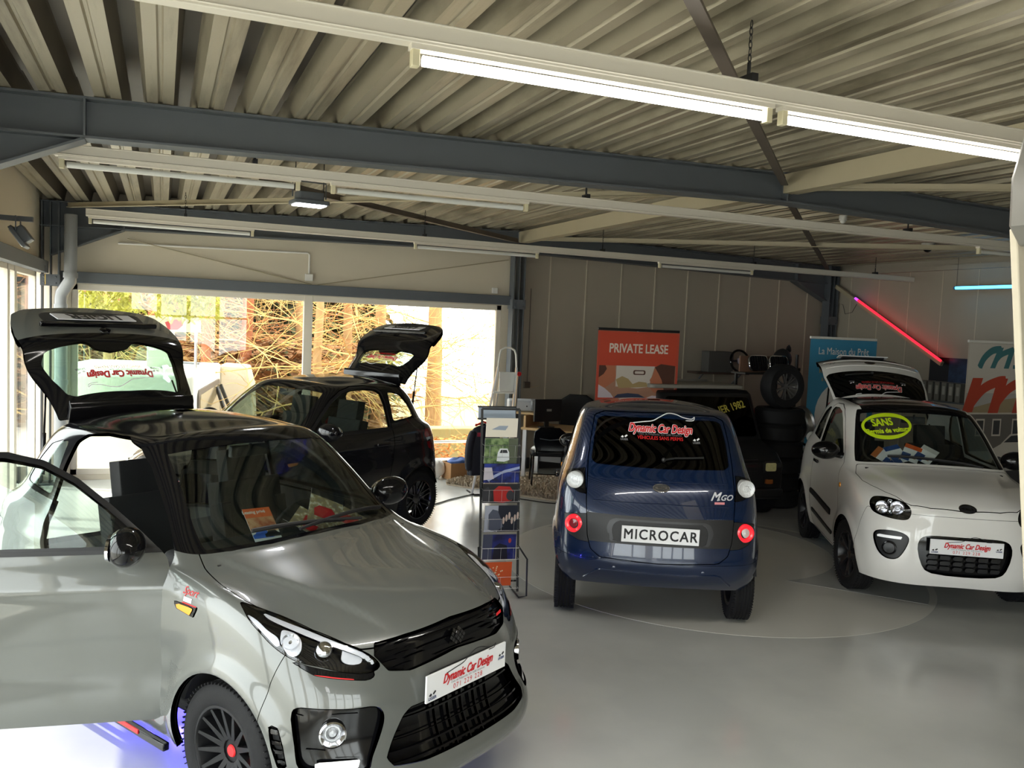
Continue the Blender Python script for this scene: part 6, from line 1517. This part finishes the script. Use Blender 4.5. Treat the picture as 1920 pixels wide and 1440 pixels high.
MB().prism(rpoly(.11, .09, .03), -.02, .02, rot('X', radians(78))).build('hub', m_alu, t)
for a in (0, 180, 270): MB().bar((.04*cos(radians(a)), .04*sin(radians(a)), 0), (.165*cos(radians(a)), .165*sin(radians(a)), 0), .03, .012, rot('X', radians(78))).build('spoke', m_black, t)
# right wall: dark poster and a row of grey binders on a ledge
t = empty('wall_poster', (XR-.012, 8.82, 1.70), radians(-90), label='dark blue picture poster on the right wall left of the white banner', cat='poster')
mb = MB(); X = plane_frame((0, 0, 0), (1, 0, 0), (0, 0, 1)); mb.box((0, 0, 0), (.66, .34, .01), X); rectf(mb, 0, -.17, .33, .17, .006, X, 1)
mb.build('print', [fm('1c1e26'), picture_mat('print_sky', hexc('16243f'), hexc('32496f'), 5), fm('a05060'), fm('b9bfc4')], t, smooth=False)
tag(MB().box((XR-.09, 8.82, 1.255), (.20, 1.0, .02)).build('wall_ledge', m_steel), 'narrow ledge on the right wall carrying grey binders', 'shelf')
for k in range(7):
    t = empty('binder', (XR-.10, 9.20-.115*k, 1.266), radians(-90), label='grey binder on the right wall ledge, %s from the back wall' % ('first second third fourth fifth sixth seventh'.split()[k]), cat='binder', group='grey binders on the right wall ledge')
    MB().box((0, 0, .13), (.08, .16, .26)).build('cover', mat('binder_grey', hexc('77756d'), .5), t, bevel=.004)
    MB().box((0, -.081, .15), (.045, .002, .12)).build('spine_label', mat('binder_label', hexc('a8a69c'), .6), t)
# a chrome floor stand pole beside the banner
tag(MB().tube([(7.30, 7.95, .0), (7.30, 7.95, .92), (7.18, 7.93, .95)], .012, 8).build('chrome_pole', m_chrome), 'thin chrome pole left of the white car roof', 'pole')
# ================================================================ papers inside the cars
def paper_in(car, x, y, z, w, h, tilt, roll, yaw, mats, draw, label, name='leaflet'):
    mb = MB(); X = Matrix.Identity(4); mb.box((0, 0, -.0006), (w, h, .001), X); draw(mb, X, w, h)
    o = mb.build(name, mats, None, smooth=False); tag(o, label, 'leaflet')
    L = Matrix.Translation((x, y, z)) @ rot('Z', yaw) @ rot('Y', tilt) @ rot('Z', radians(90)) @ rot('Z', roll)
    o.matrix_world = Matrix.Translation(car.root.location) @ rot('Z', car.root.rotation_euler.z) @ L
    return o
def d_leas(mb, X, w, h):
    rectf(mb, -w/2, h*.26, w/2, h/2, .0004, X, 1); rectf(mb, -w/2, -h*.12, w/2, h*.26, .0004, X, 2); rectf(mb, -w/2, -h/2, w/2, -h*.12, .0004, X, 3)
    add_text(mb, 'Leasing privé', X @ T(-.02, h*.40, .0012), 3, size=.024, bold=.0006)
    for (cx, mi, s_) in ((.035, 5, .9), (-.02, 4, 1.1)):
        polyf(mb, [(cx+a*s_, -h*.22+b*s_) for a, b in ((-.05, -.012), (-.05, .006), (-.035, .012), (-.02, .028), (.02, .028), (.035, .01), (.05, .004), (.05, -.012))], .001+.0002*mi, X, mi)
def d_brand(mb, X, w, h):
    rectf(mb, -w/2, h*.34, w/2, h/2, .0004, X, 1); rectf(mb, -w/2, -h*.5, w/2, h*.34, .0004, X, 2)
    polyf(mb, [(-.06, -.06), (-.065, -.01), (-.04, .02), (.03, .025), (.06, -.01), (.06, -.06)], .0008, X, 3); polyf(mb, [(.06, -.08), (.02, -.02), (.03, .0), (.09, -.05)], .001, X, 3)
c_l = [fm('ffffff'), fm('f47034'), picture_mat('print_sunset', hexc('c2603a'), hexc('f0b890'), 18), fm('ffffff'), fm('3f78f0'), fm('2a2c30')]
c_b = [fm('ffffff'), fm('18191c'), picture_mat('print_town', hexc('9a8a78'), hexc('f0e8d8'), 25, hexc('b09a70')), fm('d2222a'), fm('e8e8e8')]
paper_in(GREY, -.44, -.225, 1.065, .150, .215, radians(46), radians(-4), 0, c_l, d_leas, 'orange and white leasing leaflet with two cars behind the grey car windscreen', 'leasing_leaflet')
paper_in(GREY, -.475, .19, 1.075, .185, .26, radians(40), radians(-38), 0, c_b, d_brand, 'car brochure with a red car behind the grey car windscreen, upper one', 'car_brochure')
paper_in(GREY, -.46, .06, 1.045, .16, .22, radians(34), radians(35), 0, c_b, d_brand, 'half hidden car brochure behind the grey car windscreen, lower left one', 'car_brochure')
paper_in(GREY, -.40, .30, 1.025, .15, .22, radians(30), radians(-60), 0, c_b, d_brand, 'car brochure lying flat on the grey car dashboard at right', 'car_brochure')
def d_w(mb, X, w, h):
    rectf(mb, -w/2, h*.25, w/2, h/2, .0004, X, 1); rectf(mb, -w/2, -h/2, -.0, -h*.05, .0005, X, 2); polyf(mb, [(-.02, -.06), (.03, -.02), (.05, -.06)], .0008, X, 3)
for k, (y_, r_, z_, mi, lab) in enumerate(((.10, -38, 1.125, 'd5d3d0', 'white leaflet with small print, rightmost behind the white car windscreen'), (-.02, -25, 1.13, 'e05f25', 'leaflet with orange heading behind the white car windscreen'), (-.14, 22, 1.115, '2c4f92', 'leaflet with blue picture behind the white car windscreen'), (-.23, 52, 1.09, 'c8743f', 'small leaflet leftmost behind the white car windscreen'))):
    paper_in(WHITE, -.455-.006*k, y_-.10, z_-.015, .14, .20, radians(40), radians(r_), 0, [fm('ffffff'), fm(mi), fm('35538f'), fm('c5a184')], d_w, lab)
# ================================================================ OUTDOORS behind the big window
m_ground = mat('leafy_ground', hexc('a98a5e'), .95, var=.35, vscale=2.5)
S('floor_outside', MB().box((2, 24, -1.35), (60, 24.2, .2)), m_ground)
S('floor_terrace', MB().box((2, 12.05, -.15), (12, 1.2, .2)).box((-8.4, 4, -.15), (13.8, 30, .2)).box((2, -9, -.15), (20, 9.8, .2)), mat('paving', hexc('bdb9b0'), .8, var=.1))
m_bark = mat('sunlit_bark', hexc('a8865a'), .9, bump=.6, bscale=14, var=.3, vscale=9)
m_bark2 = mat('reddish_bark', hexc('a0623f'), .9, bump=.6, bscale=14, var=.3, vscale=9)
m_twig = mat('pale_twigs', hexc('c9a866'), .8, var=.25, vscale=4)
m_twig2 = mat('rusty_twigs', hexc('b07848'), .8, var=.25, vscale=4)
def branch(mb, p, d, L_, r, depth, rr, droop=.0, seg=4):
    pts = [p]; q = Vector(p); dd = Vector(d).normalized(); n = 5
    for i in range(n):
        dd = (dd+Vector((rr.uniform(-1, 1), rr.uniform(-1, 1), rr.uniform(-1, 1)-droop))*.17).normalized(); q = q+dd*L_/n; pts.append(q.copy())
        if depth > 0 and i >= 1:
            for _ in range(2 if depth > 1 else 1):
                s_ = (dd+Vector((rr.uniform(-1, 1), rr.uniform(-1, 1), rr.uniform(-.7, .9)))*.95).normalized()
                branch(mb, q, s_, L_*rr.uniform(.42, .62), r*.55, depth-1, rr, droop, 3)
    mb.tube(pts, [r*(1-.75*i/n) for i in range(n+1)], seg, caps=False)
def tree(x, y, h, r, lab, seed, mb_=None, mt_=None, z0=-1.25, nb=9, bz=(0.2, 4.5), bl=2.6, lean=0, depth=2, group=None, facing=None):
    rr = random.Random(seed); t = empty('bare_tree', (x, y, z0), label=lab, cat='tree', group=group)
    mb = MB(); pts = [(lean*k/8*1.0+rr.uniform(-.04, .04), rr.uniform(-.04, .04), h*k/8) for k in range(9)]
    mb.tube(pts, [r*(1-.6*k/8) for k in range(9)], 12); mb.build('trunk', mb_ or m_bark, t)
    mb = MB()
    for k in range(nb):
        z_ = rr.uniform(*bz)-z0; a = rr.uniform(0, 2*pi) if facing is None else facing+rr.uniform(-.9, .9)
        branch(mb, Vector((lean*z_/h, 0, z_)), (cos(a), sin(a)*.8, rr.uniform(-.1, .45)), bl*rr.uniform(.7, 1.2), .019, depth, rr, .15)
    mb.build('branches', mt_ or m_twig, t, smooth=False)
    return t
TG = 'bare trees behind the big window'
tree(5.05, 16.4, 7, .19, 'thick sunlit tree trunk behind the black car tailgate', 1, nb=7, bl=2.2, bz=(.4, 3.6))
tree(4.35, 18.2, 7, .16, 'slim tree just left of the thick trunk', 2, nb=9, bl=2.4)
spec = [(3.4, 17.0, .12, 'tree behind the right pane, beside the mullion side'), (2.55, 15.2, .10, 'tree with wide pale branches behind the mullion'), (1.55, 17.6, .15, 'reddish trunk left of the mullion'), (.75, 16.2, .11, 'tree behind the caravan roof'), (-.15, 18.2, .16, 'reddish trunk behind the reflection board'), (-.9, 16.6, .12, 'tree behind the left edge of the big window'), (-2.2, 18, .15, 'tree far left behind the corner pipe'), (3.0, 20.5, .14, 'distant slim trunk between the right pane trees')]
for i, (x, y, r, lab) in enumerate(spec):
    tree(x, y, 7, r, lab, 10+i, mb_=(m_bark2 if i in (2, 4, 6, 3) else m_bark), mt_=(m_twig2 if i in (2, 4, 5) else m_twig), nb=17, bl=2.5)
tree(6.35, 15.0, 5, .035, 'thin sapling before the white sky at the right of the window', 33, nb=5, bl=.7, depth=1, bz=(.0, 2.4))
tree(5.75, 14.2, 4, .03, 'thin crooked sapling behind the step ladder', 34, nb=4, bl=.6, depth=1, bz=(.0, 2.2))
# conifers: trunk plus drooping sprays of foliage
def spray(name, mt, n, box, size, seed, lab, cat, kind=None, droop=-.5, parent=None):
    rr = random.Random(seed); mb = MB()
    for k in range(n):
        p = Vector([rr.uniform(*b) for b in box]); a = rr.uniform(0, 2*pi); d = Vector((cos(a), sin(a), droop+rr.uniform(-.4, .4))).normalized(); w = d.cross(Vector((0, 0, 1))).normalized(); L_ = size*rr.uniform(.5, 1.3)
        w = (w+Vector((0, 0, rr.uniform(-.6, .6)))).normalized()
        for j in range(3):
            q = p+d*L_*j/3; s_ = L_*.22*(1-j*.22); i = len(mb.v)
            mb.v += [tuple(q), tuple(q+d*L_*.35+w*s_), tuple(q+d*L_*.6), tuple(q+d*L_*.35-w*s_)]; mb.f.append((i, i+1, i+2, i+3)); mb.m.append(0)
    o = mb.build(name, mt, parent, smooth=False)
    if lab: tag(o, lab, cat, kind=kind)
    return o
m_needle = mat('dark_conifer_green', hexc('5b5f3a'), .8, var=.3, vscale=2)
m_lime_leaf = mat('yellow_green_leaf', hexc('b9b845'), .6, var=.25, vscale=3)
m_rust_leaf = mat('rust_brown_undergrowth', hexc('8c6540'), .9, var=.35, vscale=2)
for i, (x, y) in enumerate(((-3.2, 20.5), (-1.3, 21), (.6, 21.5), (2.4, 22), (4.0, 22.3), (-5.2, 19.5))):
    t = empty('conifer', (x, y, -1.25), label='dark conifer in the row behind the bare trees, %s from the left' % ('second third fourth fifth sixth first'.split()[i]), cat='tree', group='conifers behind the bare trees')
    MB().tube([(0, 0, 0), (0, 0, 7)], [.17, .05], 10).build('trunk', m_bark2, t)
    spray('foliage', m_needle, 3400, ((-1.3, 1.3), (-.7, .7), (.3, 6.2)), .55, 50+i, None, None, parent=t)
spray('undergrowth', m_rust_leaf, 5200, ((-5, 4.6), (16.5, 20.5), (-1.25, 1.5)), .34, 90, 'tangled rust coloured undergrowth between the trees', 'undergrowth', 'stuff', .1)
spray('leaf_hedge', mat('orange_leaves', hexc('c9853f'), .8, var=.3, vscale=8), 2600, ((2.6, 5.2), (12.8, 13.3), (-1.2, .22)), .12, 91, 'low hedge of orange brown leaves outside behind the cardboard box', 'hedge', 'stuff', .2)
t = spray('leaf_spray', m_lime_leaf, 900, ((-1.05, -.30), (12.2, 12.9), (2.02, 2.6)), .12, 92, 'yellow green conifer sprays hanging at the top left of the big window', 'foliage', 'stuff', -.8)
t = spray('leaf_spray', m_lime_leaf, 950, ((-.12, .75), (12.4, 13.2), (2.0, 2.6)), .12, 93, 'yellow green conifer sprays left of the window middle', 'foliage', 'stuff', -.8)
MB().box((0, 0, 0), (.01, .01, .01))
# low stone wall, rail
tag(MB().box((5.0, 13.9, -.45), (1.6, .35, 1.45)).build('low_stone_wall', mat('mossy_stone', hexc('a39a68'), .9, bump=.8, bscale=8, var=.25), bevel=.02), 'low mossy stone wall outside the window at right', 'wall')
t = empty('outdoor_rail', (2.2, 12.0, 0), label='horizontal metal rail outside low behind the window', cat='rail')
MB().tube([(-1, 0, .30), (3.4, 0, .30)], .02, 8).build('top_bar', m_alu, t)
for x in (-.9, 1.2, 3.3): MB().tube([(x, 0, .3), (x, 0, -.1)], .016, 8).build('post', m_alu, t)
# caravan
t = empty('caravan', (.9, 14.7, -1.25), radians(-10), label='white caravan with open side window parked outside left of the black car', cat='caravan')
m_car = mat('caravan_white', hexc('ece8de'), .4)
MB().box((-1.0, -1.45, 1.35), (2.0, 2.9, 2.3)).build('body', m_car, t, bevel=.06, segs=3)
MB().prism([(0, .2), (.62, .2), (.50, 2.15), (.42, 2.46), (0, 2.48)], -.5, .12, rot('X', radians(90))).build('nose', mat('caravan_cream', hexc('cfc3ac'), .5), t, bevel=.03)
w = MB().prism(rpoly(2.3, 1.1, .12), 0, .02, plane_frame((.005, -1.5, 1.72), (0, 1, 0), (0, 0, 1))).build('window_frame', m_steel2, t)
MB().prism(rpoly(2.15, .96, .1), .02, .03, plane_frame((.005, -1.5, 1.72), (0, 1, 0), (0, 0, 1))).build('window_pane', mat('caravan_pane', hexc('a99a78'), .1, coat=.5), w)
mb = MB(); mb.bar((.04, -.45, 2.18), (.46, -.6, 1.2), .03, .05); mb.bar((.04, -.9, 2.18), (.40, -1.15, 1.2), .03, .05); mb.build('window_stay', m_black, t)
mb = MB(); mb.tube([(-.55, -1.9, 2.52), (-.85, -1.2, 2.54), (-.55, -.9, 2.54), (-.2, -1.1, 2.54)], .02, 6); mb.build('roof_handle', m_steel, t)
for y in (-.7, -2.2): MB().tube([(-.2, y, .3), (0.02, y, .3)], .3, 24).build('wheel', m_tyre, t)
# board on posts, added outdoors to stand for a reflection in the left pane
t = empty('reflection_board', (.15, 13.0, -.1), radians(4), label='white board with red patch, added outdoors as a reflection in the left pane', cat='sign')
mb = MB(); X = plane_frame((0, 0, 0), (1, 0, 0), (0, 0, 1)); mb.box((0, 1.98, 0), (.72, .22, .02), X); polyf(mb, [(-.08, 1.90), (-.12, 2.0), (0, 2.05), (.10, 2.04), (.12, 1.97), (.05, 1.9)], .012, X, 1)
mb.box((-.17, 1.62, 0), (.36, .5, .02), X); mb.build('board', [m_white, mat('reflection_red', hexc('d85a68'), .5)], t, smooth=False)
for x in (-.3, .3): MB().tube([(x, .03, 0), (x, .03, 1.95)], .02, 8).build('post', m_alu, t)
